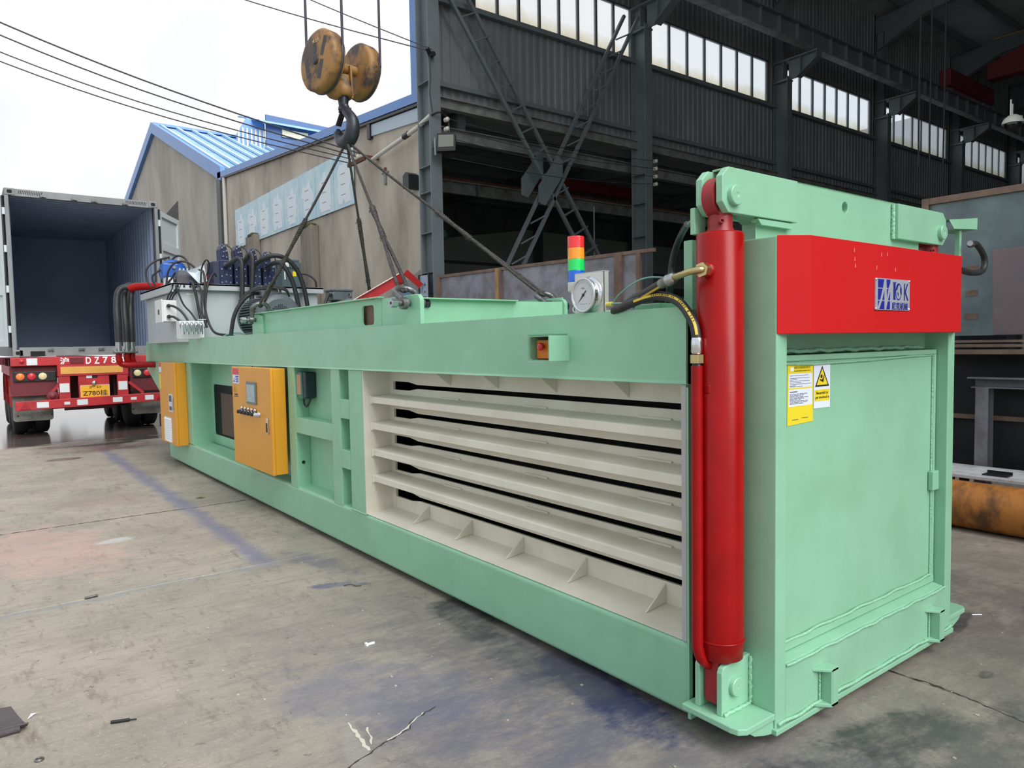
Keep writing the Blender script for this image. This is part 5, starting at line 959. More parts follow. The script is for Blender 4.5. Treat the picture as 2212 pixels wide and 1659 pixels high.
part('foot', MB().box(1.24, 1.48, 8.52, 8.78, 2.31, 2.34), BLKP, t)
for i in range(6): part('vent_slot', MB().box(1.30+i*.03, 1.315+i*.03, 8.496, 8.5, 2.60, 2.625), DARK, t)
part('cooler_pipe', MB().tube(spl([(1.32, 8.2, 2.50), (1.44, 8.15, 2.50), (1.53, 8.1, 2.42), (1.55, 8.1, 2.31)], 6), .014, 8), BLACK, None, loc=(1.55, 8.1, 2.31), label='thin black pipe curving down at the right end of the tank lid', cat='hose')

def motor(x, y, z, R, L, lab, cab=True):
    t = thing('electric_motor', lab, 'motor', (x, y+L/2, z-R))
    part('fan_cowl', MB().lathe((x, y, z), (0, 1, 0), ((0, R*.80), (.012, R*.97), (.03, R*1.02), (.14, R*1.03), (.145, R*.98)), 48), MOTOR, t)
    mb = MB(); s = R*.085
    for i in range(-6, 7):
        for j in range(-6, 7):
            if i*i+j*j <= 38: mb.box(x+i*s-s*.3, x+i*s+s*.3, y-.002, y, z+j*s-s*.3, z+j*s+s*.3)
    part('fan_grille', mb, DARK, t, kind='stuff')
    part('barrel', MB().cyl((x, y+.14, z), (x, y+L-.05, z), R*.80, 32), MOTOR, t)
    fb = MB()
    for i in range(44):
        a = 2*PI*i/44
        if abs(((a+PI) % (2*PI))-PI-PI/2) < .35: continue
        c = Vector((math.cos(a), 0, math.sin(a))); fb.beam(Vector((x, y+.15, z))+c*R*.9, Vector((x, y+L-.06, z))+c*R*.9, .007, R*.22, c)
    part('cooling_fin', fb, MOTOR, t, kind='stuff')
    part('end_bell', MB().lathe((x, y+L-.06, z), (0, 1, 0), ((0, R*1.02), (.05, R*1.02), (.06, R*.8), (.10, R*.4)), 32), MOTOR, t)
    part('terminal_box', MB().box(x-.13, x+.10, y+.22, y+.44, z+R*.95, z+R*.95+.10), MOTOR, t, bevel=.01); part('terminal_lid', MB().box(x-.14, x+.11, y+.21, y+.45, z+R*.95+.10, z+R*.95+.125), MOTOR, t, bevel=.008)
    part('lifting_eye', MB().torus((x+.02, y+.12, z+R*1.03+.03), (1, 0, 0), .028, .007, 18, 8), SHK, t)
    part('motor_foot', MB().box(x-R*.8, x+R*.8, y+.2, y+L-.15, z-R-.04, z-R*.7), MOTOR, t)
    return t
m1 = motor(.44, 6.42, 1.85, .235, .80, 'large dark grey electric motor with fan grille behind the first lifting lug')
part('supply_cable', MB().tube(spl([(.32, 6.75, 2.12), (.20, 6.70, 2.10), (.10, 6.72, 2.0), (.03, 6.75, 1.85), (.0, 6.8, 1.62)], 7), .022, 10), BLACK, m1)
for i in range(3): part('coiled_lead', MB().tube(spl([(.08, 6.72, 1.98+.02*i), (.20, 6.68, 2.12+.012*i), (.38, 6.62, 2.17+.014*i), (.56, 6.6, 2.15+.01*i), (.62, 6.62, 2.08)], 7), .010, 8), BLACK, m1)
part('motor_plinth', MB().box(.2, .7, 6.5, 7.2, 1.585, 1.62), MILLD, None, loc=(.45, 6.8, 1.585), label='dark plinth plate under the large motor', cat='plate')
m2 = motor(1.02, 5.80, 1.86, .16, .55, 'smaller dark grey electric motor behind the hopper side plate')
part('supply_cable', MB().tube(spl([(.90, 6.05, 2.08), (.82, 6.0, 2.05), (.76, 5.95, 1.95), (.74, 5.9, 1.84)], 6), .018, 10), BLACK, m2); part('cable_gland', MB().cyl((.92, 6.05, 2.08), (.86, 6.05, 2.07), .03, 14), MOTOR, m2)
part('motor_riser', MB().box(.9, 1.14, 6.0, 6.25, 1.585, 1.70), MILLD, None, loc=(1.02, 6.1, 1.585), label='dark riser block under the smaller motor', cat='block')
part('red_valve_cap', MB().lathe((.42, 4.8, 1.84), (.9, 0, .2), ((-.06, .05), (-.03, .075), (.04, .08), (.06, .05), (.13, .045), (.14, .03)), 20), RED, None, loc=(.42, 4.8, 1.84), label='glossy red valve cap showing above the hopper side plate', cat='valve')
part('valve_pedestal', MB().box(.38, .50, 4.72, 4.88, 1.585, 1.80), REDD, None, loc=(.44, 4.8, 1.585), label='dull red pedestal under the glossy red cap', cat='block')
t = thing('red_hold_arm', 'red steel angle arm rising toward the near shackle', 'arm', (.3, 4, 1.7))
part('angle_web', MB().beam((.24, 4.15, 1.835), (.60, 3.95, 2.07), .012, .075), mat('arm_red', (178, 24, 34), .4), t); part('angle_flange', MB().beam((.24, 4.15, 1.878), (.60, 3.95, 2.112), .07, .008), mat('arm_edge_pink', (226, 190, 190), .5), t)
part('arm_head', MB().lathe((.60, 3.96, 2.06), (-.3, -.6, 0), ((-.03, .045), (.03, .045), (.04, .03)), 16).beam((.62, 3.9, 2.12), (.74, 3.85, 2.0), .03, .05), RED, t); part('arm_base', MB().box(.2, .30, 4.11, 4.21, 1.585, 1.84), REDD, t)
part('green_hose_coil', MB().tube(spl([(.6, 4.9, 1.80), (.66, 4.85, 1.88), (.78, 4.8, 1.90), (.86, 4.75, 1.84), (.88, 4.75, 1.7)], 7), .012, 8), mat('coil_green', (130, 156, 136), .5), None, loc=(.6, 4.9, 1.8), label='pale green hose loop behind the red arm', cat='hose')

# rear suction hoses and red manifold pipes
t = thing('suction_manifold', 'glossy red suction pipe at the rear of the oil tank', 'pipe', (-.2, 10.2, 2.43))
part('pipe', MB().tube(spl([(.1, 10.05, 2.42), (-.1, 10.15, 2.43), (-.28, 10.28, 2.43), (-.40, 10.34, 2.40)], 6), .055, 18), RED, t); part('stub', MB().tube([(.0, 10.1, 2.42), (.0, 9.9, 2.36)], .05, 14), REDD, t)
for i, (p, l) in enumerate((([(-.38, 10.33, 2.41), (-.47, 10.36, 2.42), (-.545, 10.36, 2.34), (-.575, 10.34, 2.15), (-.58, 10.3, 1.9), (-.58, 10.3, 1.62)], 'outermost thick black suction hose behind the tank'),
                            ([(-.30, 10.5, 2.44), (-.38, 10.55, 2.46), (-.44, 10.5, 2.35), (-.46, 10.45, 2.1), (-.46, 10.4, 1.85), (-.46, 10.4, 1.62)], 'middle thick black suction hose behind the tank'),
                            ([(-.16, 10.6, 2.44), (-.26, 10.65, 2.48), (-.33, 10.6, 2.36), (-.37, 10.5, 2.1), (-.38, 10.45, 1.85), (-.38, 10.45, 1.62)], 'innermost thick black suction hose behind the tank'))):
    h = thing('suction_hose', l, 'hose', p[-1], group='suction hoses behind the tank'); part('hose_sleeve', MB().tube(spl(p, 8), .045, 16), BLACK, h)
    x, y, z = p[-1]; part('clear_ferrule', MB().cyl((x, y, z), (x, y, z-.13), .042, 16), STEEL, h); part('flange', MB().box(x-.07, x+.07, y-.07, y+.07, z-.165, z-.13), SHK, h, bevel=.008)
    for dx in (-.05, .05): part('flange_bolt', MB().cyl((x+dx, y-.05, z-.13), (x+dx, y-.05, z-.10), .012, 6, sm=False), STEEL, h)
    part('red_elbow', MB().tube(spl([(x, y, z-.165), (x, y, z-.26), (x+.06, y, z-.33), (x+.3, y-.1, z-.335), (x+.55, y-.3, z-.34)], 7), .042, 14), RED, h)

# ================================================================ SHACKLES, SLINGS, HOOK BLOCK
HK = Vector((.77, 5.30, 3.60))
def shackle(xc, yc, zc, lab):
    t = thing('bow_shackle', lab, 'shackle', (xc, yc, zc), group='bow shackles in the lifting lugs'); c = Vector((xc, yc, zc)); d = (HK-c); d.x *= .35; d.normalize(); r = X_
    pts = [c-r*.06, c-r*.062+d*.05]+[c+d*.125+r*.085*math.cos(a)*-1+d*.07*math.sin(a) for a in [PI*i/10 for i in range(11)]]+[c+r*.062+d*.05, c+r*.06]
    part('bow', MB().tube(spl(pts, 3), .0215, 14), SHK, t)
    for s in (-1, 1): part('ear', MB().cyl(c+r*s*.045, c+r*s*.085, .042, 24), SHK, t, bevel=.006)
    part('pin', MB().cyl(c-r*.13, c+r*.12, .02, 16), SHK, t); part('hex_head', MB().cyl(c-r*.12, c-r*.165, .032, 6, sm=False), STEEL, t, bevel=.003); part('pin_nut', MB().cyl(c+r*.10, c+r*.135, .03, 6, sm=False), HOOKM, t, bevel=.003)
    part('pin_recess', MB().cyl(c-r*.166, c-r*.1665, .010, 12), DARK, t)
    return c+d*.172, d
def sling(c, d, lab, k0=.42, k1=.62, rr=.0135):
    e = Vector(c); t = thing('wire_rope_sling', lab, 'rope', e, group='four sling legs from the hook'); H = HK+Vector((0, 0, -.05)); H = H+(e-H).normalized()*.04; D = e-H; L = D.length
    def pl(a, b, off, n): return [H+D*(a+(b-a)*i/n)+off*math.sin(PI*min(max((i/n-.0), 0), 1)) for i in range(n+1)]
    sag = Vector((0, 0, -.01)); sd_ = D.normalized().cross(Z_).normalized()
    part('rope', MB().tube(pl(0, k0, sag, 200), rr, 18, lobes=6, pitch=.10, depth=.28), ROPE, t)
    sp = pl(k0, k1, Vector((0, 0, 0)), 120); part('splice', MB().tube(sp, .022, 20, lobes=5, pitch=.13, depth=.3, rf=lambda s: .0235-.003*s+.003*math.sin(s*9)), ROPE, t)
    mb = MB(); random.seed(int(L*100))
    for i in range(26):
        p = sp[0]+(sp[14]-sp[0])*random.random(); v = Vector((random.uniform(-1, 1), random.uniform(-1, 1), random.uniform(-1, .6))).normalized(); mb.tube([p, p+v*.028, p+v*.038+Vector((0, 0, -.012))], .0016, 4)
    for i in range(14):
        p = sp[-1]+(sp[-12]-sp[-1])*random.random(); v = Vector((random.uniform(-1, 1), random.uniform(-1, 1), random.uniform(-1, .6))).normalized(); mb.tube([p, p+v*.026, p+v*.034+Vector((0, 0, -.01))], .0016, 4)
    part('frayed_wires', mb, ROPE, t, kind='stuff')
    for s in (-1, 1):
        part('eye_leg', MB().tube(spl([sp[-1]+sd_*s*.004, H+D*(k1+.06)+sd_*s*.014, H+D*(k1+(1-k1)*.6)+sd_*s*.026, e-D/L*.06+sd_*s*.030, e+D/L*.0+sd_*s*.022, e+D/L*.022], 22), .0145, 16, lobes=6, pitch=.09, depth=.28), ROPE, t)
LG = [((.114, 6.22, 1.795), 'bow shackle in the lug beside the large motor', 'sling leg running down left to the lug beside the large motor', .45, .80),
      ((.114, 2.90, 1.790), 'bow shackle in the nearer lug left of centre, hex pin head showing', 'sling leg with frayed splice ending at the near shackle behind the red arm', .52, .72),
      ((1.416, 6.18, 1.795), 'bow shackle hidden at the far rear lug', 'dark knotted sling leg hanging behind the red arm', .42, .85),
      ((1.416, 2.90, 1.795), 'bow shackle in the far lug beside the gauge', 'longest sling leg running down right toward the gauge', .50, .68)]
for c, l1, l2, k0, k1 in LG:
    e, d = shackle(*c, l1); sling(e, d, l2, k0, k1)
t = thing('crane_hook_block', 'worn yellow twin-sheave crane hook block with forged hook above the press', 'hook', (.77, 5.35, 3.5))
ax = Vector((.985, .17, -.05)).normalized(); pr_ = Vector((-.17, .985, 0)).normalized()
for i, c in enumerate((Vector((.54, 5.29, 4.27)), Vector((1.0, 5.42, 4.30)))):
    k_ = 1 if i == 0 else .93; dd = part('sheave_cover', MB().lathe(c, ax, [(h*.9, r*k_) for h, r in ((-.085, .0), (-.085, .262), (-.078, .280), (-.06, .296), (.02, .296), (.028, .283), (.04, .283), (.05, .296), (.07, .290), (.085, .26), (.085, 0))], 56), HBY, t)
    part('sheave_groove', MB().torus(c+ax*.034, ax, .288*k_, .016, 48, 8, -.3, PI+.5, ref=-pr_), HBB, dd)
    part('hub_cap', MB().lathe(c, -ax, ((.075, .05), (.09, .048), (.095, .03)), 24), HBB, dd)
    if i == 0:
        up_ = ax.cross(pr_).normalized(); up_ = up_ if up_.z > 0 else -up_; f0 = c-ax*.0785
        rt = (-pr_)
        for (a, b, w_, ang) in ((-.15, -.05, .05, -.25), (.13, .10, .045, .35), (.08, -.11, .05, .3), (-.02, .07, .035, -.1)):
            d1 = (rt*math.sin(ang)+up_*math.cos(ang)); s1 = d1.cross(ax); p = f0+rt*a+up_*b
            part('black_stripe', MB().add([p+d1*.09+s1*w_*.6, p+d1*.09-s1*w_*.6, p-d1*.09-s1*w_*.6, p-d1*.09+s1*w_*.6], [(0, 1, 2, 3)]), HBB, dd)
        text('lettering', '★20t', .045, f0+up_*.185-ax*.002, rt, up_, mat('stencil_tan', (196, 168, 120), .6), dd, width=.13, bold=.02)
part('axle', MB().cyl((.60, 5.31, 4.27), (.95, 5.40, 4.29), .05, 20), HBY, t); part('side_plate', MB().beam((.83, 5.34, 4.30), (.84, 5.34, 3.98), .02, .12, (0, 1, 0)), HBY, t, bevel=.004)
part('crosshead', MB().lathe((.77, 5.34, 4.20), (0, 0, -1), ((0, .06), (.06, .065), (.10, .075), (.12, .09), (.20, .095), (.21, .07)), 28), HBY, t); part('lower_housing', MB().lathe((.70, 5.36, 4.10), (-.2, .1, -1), ((0, .10), (.10, .09), (.13, .05)), 20), HBY, t)
part('shank', MB().lathe((.765, 5.34, 4.0), (0, 0, -1), ((0, .05), (.03, .055), (.10, .045), (.16, .05)), 20), HOOKM, t)
hd2 = Vector((-.14, .990, 0)).normalized(); hc = Vector((.77, 5.32, 3.68))
pts = [hc+Vector((0, 0, .20)), hc+hd2*-.03+Vector((0, 0, .155))]+[hc+hd2*(-.125*math.cos(a))+Z_*(.125*math.sin(a)) for a in [PI*.62-PI*1.5*i/14 for i in range(15)]]
pts = [hc+Z_*.22, hc+Z_*.17-hd2*.02]+[hc-hd2*.135*math.cos(b)-Z_*.135*math.sin(b) for b in [-.75+(PI+.9)*i/14 for i in range(15)]]
part('hook', MB().tube(spl(pts, 4), .05, 18, rf=lambda s: .040+.032*math.sin(PI*min(1, s*1.05))*(1 if s < .9 else .8) if s < .93 else .045-.4*(s-.93)), HOOKM, t)
part('safety_latch', MB().beam(hc-hd2*-.02+Z_*.19, hc+hd2*.13+Z_*.05, .06, .012), HOOKM, t); part('latch_pin', MB().cyl(hc+Z_*.19+Vector((-.06, .02, 0)), hc+Z_*.19+Vector((.06, -.02, 0)), .018, 12), HOOKM, t)
for i, (p, l) in enumerate(((Vector((.54, 5.29, 0))+pr_*.282, 'leftmost hoist rope rising from the hook block'), (Vector((.58, 5.30, 0))-pr_*.282, 'middle hoist rope rising from the hook block'), (Vector((1.04, 5.43, 0))-pr_*.282, 'rightmost hoist rope rising from the hook block'))):
    part('hoist_rope', MB().tube([(p.x, p.y, 4.28+i*.01), (p.x, p.y, 6.5), (p.x, p.y, 9.5)], .0125, 12), mat('hoist_rope_dark', (52, 48, 66), .5), None, loc=(p.x, p.y, 4.3), label=l, cat='rope', group='hoist ropes of the crane block')

# ================================================================ CONTAINER AND TRAILER
YC = 13.87; x0, x1 = -1.69, .75; z0, z1 = 1.42, 4.355; YE = 19.9
t = thing('shipping_container', 'open grey shipping container on the red trailer, dark corrugated inside', 'container', (-.47, 20, z0))
for xa in (x0, x1-.06): part('corner_post', mbox(xa, xa+.06, YC, YC+.16, z0+.11, z1-.11), CONT, t, bevel=.004)
for xa in (x0, x1-.16):
    for za in (z0, z1-.12): part('corner_casting', mbox(xa, xa+.16, YC-.01, YC+.17, za, za+.12), CONT, t, bevel=.012); part('casting_hole', MB().prism([(xa+.05, za+.03), (xa+.11, za+.03), (xa+.12, za+.06), (xa+.11, za+.09), (xa+.05, za+.09), (xa+.04, za+.06)], 'y', YC-.012, YC-.010), DARK, t)
part('door_header', mbox(x0+.1, x1-.1, YC, YC+.1, z1-.13, z1-.005), CONT, t, bevel=.004); part('door_sill', mbox(x0+.1, x1-.1, YC-.01, YC+.12, z0, z0+.16), CONT, t, bevel=.004)
part('forklift_pocket', mbox(x0+.26, x0+.48, YC-.014, YC-.009, z0, z0+.09), DARK, t)
for s in (0, 1):
    for i in range(14): xx = (x0+.20+i*.026) if s == 0 else (x1-.56+i*.026); part('header_slot', MB().add([(xx, YC-.001, z1-.09), (xx+.01, YC-.001, z1-.09), (xx+.028, YC-.001, z1-.03), (xx+.018, YC-.001, z1-.03)], [(0, 1, 2, 3)]), DARK, t)
for z, nm in ((z1-.10, 'cam_keeper'), (z0+.11, 'cam_keeper')):
    for xx in (-1.12, -.64, -.32, .19): part(nm, MB().box(xx-.045, xx+.045, YC-.04, YC-.005, z-.012, z+.025).cyl((xx-.03, YC-.045, z), (xx-.03, YC-.01, z), .02, 10).cyl((xx+.03, YC-.045, z), (xx+.03, YC-.01, z), .02, 10), SHK, t)
def corr_y(x, ya, yb, za, zb, p=.28, d=.055, sgn=1):
    pts = []; y = ya
    while y < yb:
        for dy, dd in ((0, 0), (.25, 0), (.5, 1), (.75, 1)): pts.append((x+sgn*d*dd, min(y+dy*p, yb)))
        y += p
    n = len(pts); return MB().add([(a, b, za) for a, b in pts]+[(a, b, zb) for a, b in pts], [(i, i+1, n+i+1, n+i) for i in range(n-1)])
part('side_wall', corr_y(x0+.03, YC+.16, YE, z0+.1, z1-.05), CONTI, t); part('side_wall', corr_y(x1-.07, YC+.16, YE, z0+.1, z1-.05), CONTI, t)
part('outer_side_rail', MB().box(x0, x0+.03, YC+.1, YE, z0, z0+.16).box(x1-.03, x1, YC+.1, YE, z0, z0+.16).box(x0, x0+.03, YC+.1, YE, z1-.1, z1).box(x1-.03, x1, YC+.1, YE, z1-.1, z1).box(x0+.001, x0+.02, YC+.15, YE, z0+.1, z1-.05).box(x1-.02, x1-.001, YC+.15, YE, z0+.1, z1-.05), CONT, t)
mb = MB(); i = 0; y = YC+.1; pts = []
while y < YE: pts += [(y, z1-.05), (y+.07, z1-.05), (y+.10, z1-.02), (y+.17, z1-.02)]; y += .2
n = len(pts); part('roof_sheet', mb.add([(x0+.02, a, b) for a, b in pts]+[(x1-.02, a, b) for a, b in pts], [(i, i+1, n+i+1, n+i) for i in range(n-1)]), CONTI, t)
part('roof_skin', mbox(x0, x1, YC+.05, YE, z1-.008, z1), CONT, t)
part('front_wall', mbox(x0, x1, YE, YE+.05, z0, z1), CONTI, t); part('wooden_floor', mbox(x0+.03, x1-.03, YC+.1, YE, z0+.12, z0+.155), mat('container_floor_wood', (70, 70, 76), .7, c2=(50, 50, 58), ns=3, amt=.7, stretch=(6, .4, 1)), t)
def door(hx, sgn, lab):
    d = Vector((.5*sgn, .866, 0)); N = Vector((-.866*sgn, .5, 0)); h = Vector((hx, YC+.03, 0)); W = 1.16; mb = MB()
    def bx(m_, a, b, za, zb, o0, o1, nm):
        v = []
        for z in (za, zb):
            for (s, o) in ((a, o0), (b, o0), (b, o1), (a, o1)): q = h+d*s+N*o; v.append((q.x, q.y, z))
        return part(nm, MB().add(v, QF), m_, t2)
    t2 = part('door_leaf', mb, CDOOR, t) if 0 else bpy.data.objects.new('door_leaf', None)
    col.objects.link(t2); t2.parent = t; ORG[t2.name] = org(t); t2['label'] = lab
    bx(CDOOR, .03, W, 1.60, 4.20, .0, .03, 'door_skin')
    for a, b, za, zb in ((.03, .13, 1.6, 4.2), (W-.1, W, 1.6, 4.2), (.13, W-.1, 4.1, 4.2), (.13, W-.1, 1.6, 1.7), (.13, W-.1, 3.45, 3.6), (.13, W-.1, 2.5, 2.62)): bx(CDOOR, a, b, za, zb, -.03, 0, 'door_rib')
    bx(BLKP, -.0, .04, 1.58, 4.22, -.035, .03, 'door_gasket')
    for z in (1.9, 2.6, 3.3, 3.95): part('hinge', MB().cyl((hx+.02*sgn, YC+.0, z-.06), (hx+.02*sgn, YC+.0, z+.06), .025, 10), CDOOR, t2)
    if sgn > 0:
        c = h+d*.55; text('lettering', 'AAU 104631 7', .20, (c.x+.004, c.y, 3.26), d, Z_, INKG, t2, width=.8, bold=.03, ext=.004)
    return t2
door(x1, 1, 'right door leaf folded back, stencilled number on it'); door(x0, -1, 'left door leaf folded back, cut by the picture edge')

t = thing('container_trailer', 'red skeletal container trailer with yellow number plate and reflector squares', 'trailer', (-.47, 20, 0))
YT = 13.80
part('rear_beam', mbox(x0-.04, x1+.02, YT, YT+.18, 1.25, 1.40), TRED, t, bevel=.008); part('rear_beam_dark', mbox(-.84, -.63, YT-.012, YT, 1.28, 1.385), TRDK, t, bevel=.004)
for xa in (-.98, .0): part('main_rail', mbox(xa, xa+.16, YT+.15, 25.8, 1.0, 1.38), TRDK, t)
for i in range(7): part('cross_member', mbox(x0+.1, x1-.1, 14.6+i*1.7, 14.72+i*1.7, 1.15, 1.35), TRDK, t)
part('upper_frame', mbox(-1.05, .09, YT-.05, YT+.1, 1.05, 1.25), TRED, t, bevel=.006)
part('yellow_panel', mbox(-1.0, .0, YT-.056, YT-.05, 1.09, 1.22), mat('panel_mustard', (214, 158, 76), .5, c2=(190, 140, 70), ns=6, amt=.6), t)
for xa in (-1.04, -.10): part('hanger_post', mbox(xa, xa+.18, YT-.04, YT+.06, .62, 1.06), TRED, t, bevel=.005); part('reflector_square', mbox(xa+.015, xa+.165, YT-.044, YT-.04, .76, .92), REFL, t)
part('plate_holder', mbox(-.73, -.23, YT-.03, YT+.02, .62, 1.06), TRED, t, bevel=.005)
part('number_plate', MB().prism(rrect(-.70, -.24, .64, .87, .015), 'y', YT-.042, YT-.03), PLATY, t, label='yellow number plate'); part('plate_rim', MB().box(-.705, -.235, YT-.044, YT-.040, .636, .642).box(-.705, -.235, YT-.044, YT-.04, .868, .874).box(-.705, -.699, YT-.044, YT-.04, .64, .87).box(-.241, -.235, YT-.044, YT-.04, .64, .87), REFL, t)
text('lettering', '沪·D', .055, (-.47, YT-.043, .835), X_, Z_, INKB, t, width=.20, bold=.01); text('lettering', 'Z780挂', .105, (-.47, YT-.043, .725), X_, Z_, INKB, t, width=.40, bold=.012)
part('plate_lamp', MB().lathe((-.48, YT-.03, .91), (0, -1, 0), ((0, .045), (.03, .045), (.05, .03), (.055, 0)), 16), CHROME, t)
part('holder_fitting', MB().box(-.60, -.51, YT-.034, YT-.03, 1.0, 1.05), REFL, t); part('holder_fitting', MB().box(-.51, -.42, YT-.034, YT-.03, 1.0, 1.05), DARK, t)
text('lettering', '沪', .13, (-.93, YT-.001, 1.325), X_, Z_, WHITE, t, width=.14, bold=.02)
for i, ch in enumerate('DZ780'): text('lettering', ch, .125, (-.55+i*.137, YT-.001, 1.325), X_, Z_, WHITE, t, width=.085, bold=.02)
part('reflector_square', mbox(-1.50, -1.34, YT-.003, YT, 1.265, 1.385), REFL, t); part('marker_lamp', MB().lathe((-1.57, YT, 1.335), (0, -1, 0), ((0, .036), (.02, .034), (.025, 0)), 18), LRED, t)
part('bumper', MB().add([(x0-.01, YT-.12, .47), (x1-.02, YT-.12, .52), (x1-.02, YT-.02, .52), (x0-.01, YT-.02, .47), (x0-.01, YT-.12, .63), (x1-.02, YT-.12, .68), (x1-.02, YT-.02, .68), (x0-.01, YT-.02, .63)], QF), TRED, t, bevel=.008)
def bz(x): return .55+.05*(x-x0)/(x1-x0)
for xx, w, h in ((-1.30, .18, .10), (-.93, .09, .05), (-.69, .17, .10), (-.12, .16, .09), (.15, .10, .05), (.42, .15, .09)): part('reflector_square', mbox(xx-w/2, xx+w/2, YT-.125, YT-.12, bz(xx)-h/2, bz(xx)+h/2), REFL, t)
for xx in (-1.56, .62): part('triangle_reflector', MB().prism([(xx-.08, bz(xx)-.06), (xx+.08, bz(xx)-.06), (xx, bz(xx)+.07)], 'y', YT-.13, YT-.12), mat('reflector_dark_red', (150, 28, 40), .3), t)
part('dark_fill_sheet', mbox(-.86, -.0, 14.9, 14.95, .35, 1.3), TRDK, t); part('brace_bar', MB().beam((-1.2, YT+.0, .70), (-1.0, YT+.0, .95), .05, .05), TRED, t); part('brace_bar', MB().beam((.10, YT, .90), (.34, YT, .68), .05, .05), TRED, t)  # first sheet is added to paint the dark gap under the chassis
part('rubber_buffer', MB().lathe((-1.14, YT-.02, .70), (0, -1, 0), ((0, .095), (.04, .095), (.05, .07), (.045, .055), (.06, .05), (.062, 0)), 24), TRDK, t); part('buffer_bracket', mbox(-1.23, -1.05, YT-.02, YT+.02, .60, .72), TRED, t)
for sx, xa, xb in ((1, x0-.06, -1.04), (-1, .14, x1+.02)):
    part('fender_box', MB().box(xa, xb, YT+.12, YT+.2, .74, 1.24), TRDK, t, bevel=.01); part('fender_lip', mbox(xa, xb, YT+.08, YT+.13, .72, .76), TRDK, t); part('fender_side', MB().box(xa if sx > 0 else xb-.03, xa+.03 if sx > 0 else xb, YT+.15, 17.2, 1.08, 1.24), TRED, t)
    mb = part('lamp_panel', mbox(xa+.05, xb-.02, YT+.09, YT+.12, .97, 1.15), BLKP, t, bevel=.01)
    for i, m_ in enumerate((LORG, LRED, LCLR) if sx > 0 else (LCLR, LRED, LORG)):
        lx = (-1.60+i*.168) if sx > 0 else (.27+i*.168); part('tail_lamp', MB().lathe((lx, YT+.09, 1.06), (0, -1, 0), ((0, .066), (.02, .064), (.03, .045), (.033, 0)), 24), m_, t)
        mk = MB()
        for q in range(12): a = PI*q/6; mk.beam((lx+.02*math.cos(a), YT+.056, 1.06+.02*math.sin(a)), (lx+.055*math.cos(a), YT+.062, 1.06+.055*math.sin(a)), .004, .004)
        part('lens_rib', mk, m_, t, kind='stuff')
    fp = part('mudflap', MB().prism(rrect(xa+.02, xb-.08 if sx > 0 else xb, .26, .75, .05, 4, (1, 1, 0, 0)), 'y', YT+.20, YT+.215), FLAP, t, bevel=.002)
    cx = (xa+xb)/2; text('lettering', '0514-87877888', .055, (cx, YT+.199, .38), X_, Z_, INKG, fp, width=.40)
    for dx in (-.26, .25): part('rivet', MB().cyl((cx+dx, YT+.2, .36), (cx+dx, YT+.195, .36), .012, 10), DARK, fp)
TY = mat('tyre_rubber', (30, 31, 34), .7, bump=.2, bs=30)
for y in (14.95, 16.2, 17.45):
    for xa in (x0-.02, -1.38, .18, .48):
        wt = part('wheel', MB().lathe((xa, y, .46), (1, 0, 0), ((0, .30), (.01, .44), (.04, .49), (.13, .50), (.22, .49), (.25, .44), (.26, .30)), 36), TY, t)
        part('rim', MB().lathe((xa+.02, y, .46), (1, 0, 0), ((0, .30), (.04, .27), (.06, .12), (.0, .10), (.0, 0)), 28), REFL, wt)
    part('axle', MB().cyl((x0+.2, y, .46), (x1-.2, y, .46), .07, 16), TRDK, t)
for y in (15.0, 16.4):
    for s in (x0-.06, x1-.24):
        mb = MB(); mb.add([(s+dx, y-.55*math.cos(a), .5+.62*math.sin(a)) for dx in (0, .3) for a in [PI*i/10 for i in range(11)]], [(i, i+1, 12+i, 11+i) for i in range(10)])
        part('mudguard', mb, TRED, t)
part('plastic_bottle_bag', MB().add([(.9, 14.6, .0), (1.3, 14.4, .0), (1.25, 14.8, .0), (1.0, 14.5, .22), (1.18, 14.6, .30), (.95, 14.75, .15)], [(0, 1, 3), (1, 4, 3), (1, 2, 4), (2, 5, 4), (3, 4, 5), (0, 3, 5)]), mat('white_crumpled_film', (232, 234, 236), .35), None, loc=(1.1, 14.6, 0), label='crumpled white plastic lying on the wet ground beyond the narrow cabinet', cat='litter')

# ================================================================ THINGS ON THE FLOOR
random.seed(11)
n = 10; v = []
for j in range(n+1):
    for i in range(n+1):
        a, b = i/n, j/n; x = -2.9+a*(.66-.05*b)+.09*b*0; y = 1.86+b*.34-.10*a*b; v.append((x, y, .012+.006*math.sin(a*9)*math.cos(b*6)+(.02 if j == 0 else 0)+.006*b))
F_ = [(j*(n+1)+i, j*(n+1)+i+1, (j+1)*(n+1)+i+1, (j+1)*(n+1)+i) for j in range(n) for i in range(n)]
t = thing('dark_cloth', 'dark grey cloth sheet lying at the left picture edge', 'cloth', (-2.6, 2, 0)); cl = part('sheet', MB().add(v, F_), CLOTH, t)
sol = cl.modifiers.new('thickness', 'SOLIDIFY'); sol.thickness = .006; part('rolled_hem', MB().tube(spl([(-2.9, 1.86, .018), (-2.6, 1.865, .02), (-2.27, 1.87, .018)], 6), .018, 10), CLOTH, t)
part('rubber_mat_roll', MB().tube([(-2.9, 2.30, .035), (-2.36, 2.285, .03)], .03, 14), BLACK, None, loc=(-2.6, 2.3, 0), label='end of a black roll just above the dark cloth', cat='roll')
t = part('steel_rod_stub', MB().tube([(-1.985, 1.71, .007), (-1.92, 1.685, .007)], .007, 8).tube([(-1.92, 1.685, .006), (-1.895, 1.675, .005)], .003, 6), BLKP, None, loc=(-1.95, 1.7, 0), label='short black rod stub on the bare floor near the bottom left', cat='debris')
part('metal_ring', MB().torus((-2.235, 1.585, .004), (0, 0, 1), .013, .0035, 20, 8), SHK, None, loc=(-2.235, 1.585, 0), label='small metal ring at the bottom left of the floor', cat='debris')
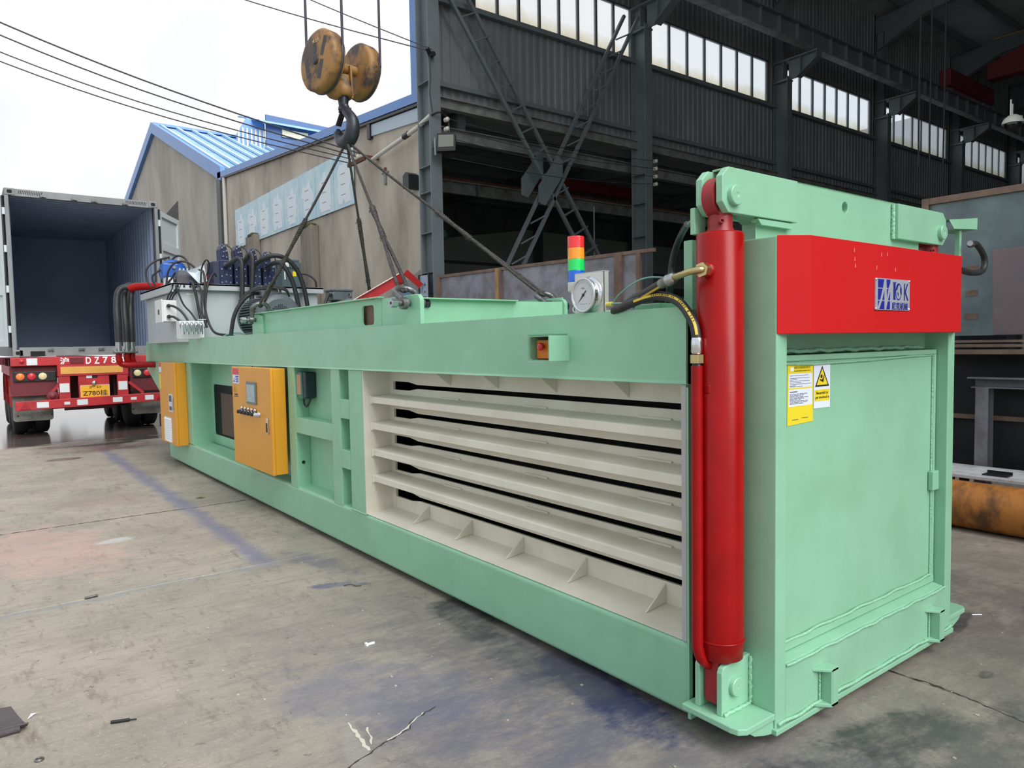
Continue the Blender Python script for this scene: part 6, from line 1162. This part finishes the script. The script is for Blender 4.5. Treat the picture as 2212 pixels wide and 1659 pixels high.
part('bolt', MB().tube([(-1.87, 3.46, .007), (-1.80, 3.475, .007)], .008, 8), SHK, None, loc=(-1.85, 3.46, 0), label='small bolt lying on the pale floor line at left', cat='debris')
part('cable_tie_scrap', MB().box(-.845, -.80, 1.745, 1.755, 0, .008).box(-.85, -.838, 1.738, 1.762, 0, .012), WHITE, None, loc=(-.82, 1.75, 0), label='white plastic scrap on the floor before the press', cat='debris')
part('dry_twig', MB().tube(spl([(-.56, 2.66, .006), (-.52, 2.64, .01), (-.50, 2.60, .006), (-.47, 2.59, .008)], 4), .003, 5), PLUM, None, loc=(-.52, 2.63, 0), label='thin dark twig left of the blue stain', cat='debris')
part('dry_leaf', MB().add([(-.60, 6.12, .01), (-.55, 6.08, .02), (-.50, 6.12, .012), (-.55, 6.16, .018)], [(0, 1, 2, 3)]), mat('leaf_brown', (150, 110, 90), .8), None, loc=(-.55, 6.12, 0), label='dry brown leaf at the floor joint by the blue line', cat='debris')
part('paper_scrap', MB().add([(-2.25, 1.96, .004), (-2.22, 1.985, .01), (-2.205, 2.0, .004), (-2.235, 1.99, .012)], [(0, 1, 2, 3)]), WHITE, None, loc=(-2.23, 1.98, 0), label='tiny pale scrap beside the dark cloth', cat='debris')
part('white_nail', MB().tube([(1.86, .02, .004), (1.90, -.015, .004)], .004, 6), WHITE, None, loc=(1.88, 0, 0), label='small white stick on the floor right of the press foot', cat='debris')
mb = MB()
for i in range(260):
    x = random.uniform(-2.3, 2.2); y = random.uniform(-.6, 4.5)
    if -.2 < x < 1.6 and y > -.05: continue
    s = random.uniform(.002, .006); mb.box(x-s, x+s, y-s*random.uniform(.4, 1.2), y+s, 0, s*.6)
part('floor_grit', mb, mat('grit', (120, 112, 100), .9, c2=(190, 186, 176), ns=9, amt=1), None, label='scattered grit and metal flakes on the concrete floor', cat='grit', kind='stuff')

# the yard surface lies 4 cm below the press; set what stands on it down to that level
GROUND_NAMES = ('steel_column', 'steel_partition', 'steel_frame_bench', 'channel_stand', 'work_table', 'steel_offcut', 'rusty_pipe', 'rusty_post', 'wall_left', 'wall_right', 'wall_end', 'wall_adjoining', 'downpipe', 'gable_building',
                'plastic_bottle_bag', 'dark_cloth', 'rubber_mat_roll', 'steel_rod_stub', 'metal_ring', 'bolt', 'cable_tie_scrap', 'dry_twig', 'dry_leaf', 'paper_scrap', 'white_nail', 'floor_grit')
for o in list(bpy.data.objects):
    if o.parent is None and o.name.split('.')[0] in GROUND_NAMES:
        o.location.z -= .04
        if GROUND_NAMES.index(o.name.split('.')[0]) > 14 and o.name != 'floor_grit': o.location.x += (o.location.x+2.388)*.0267; o.location.y += (o.location.y+1.534)*.0267
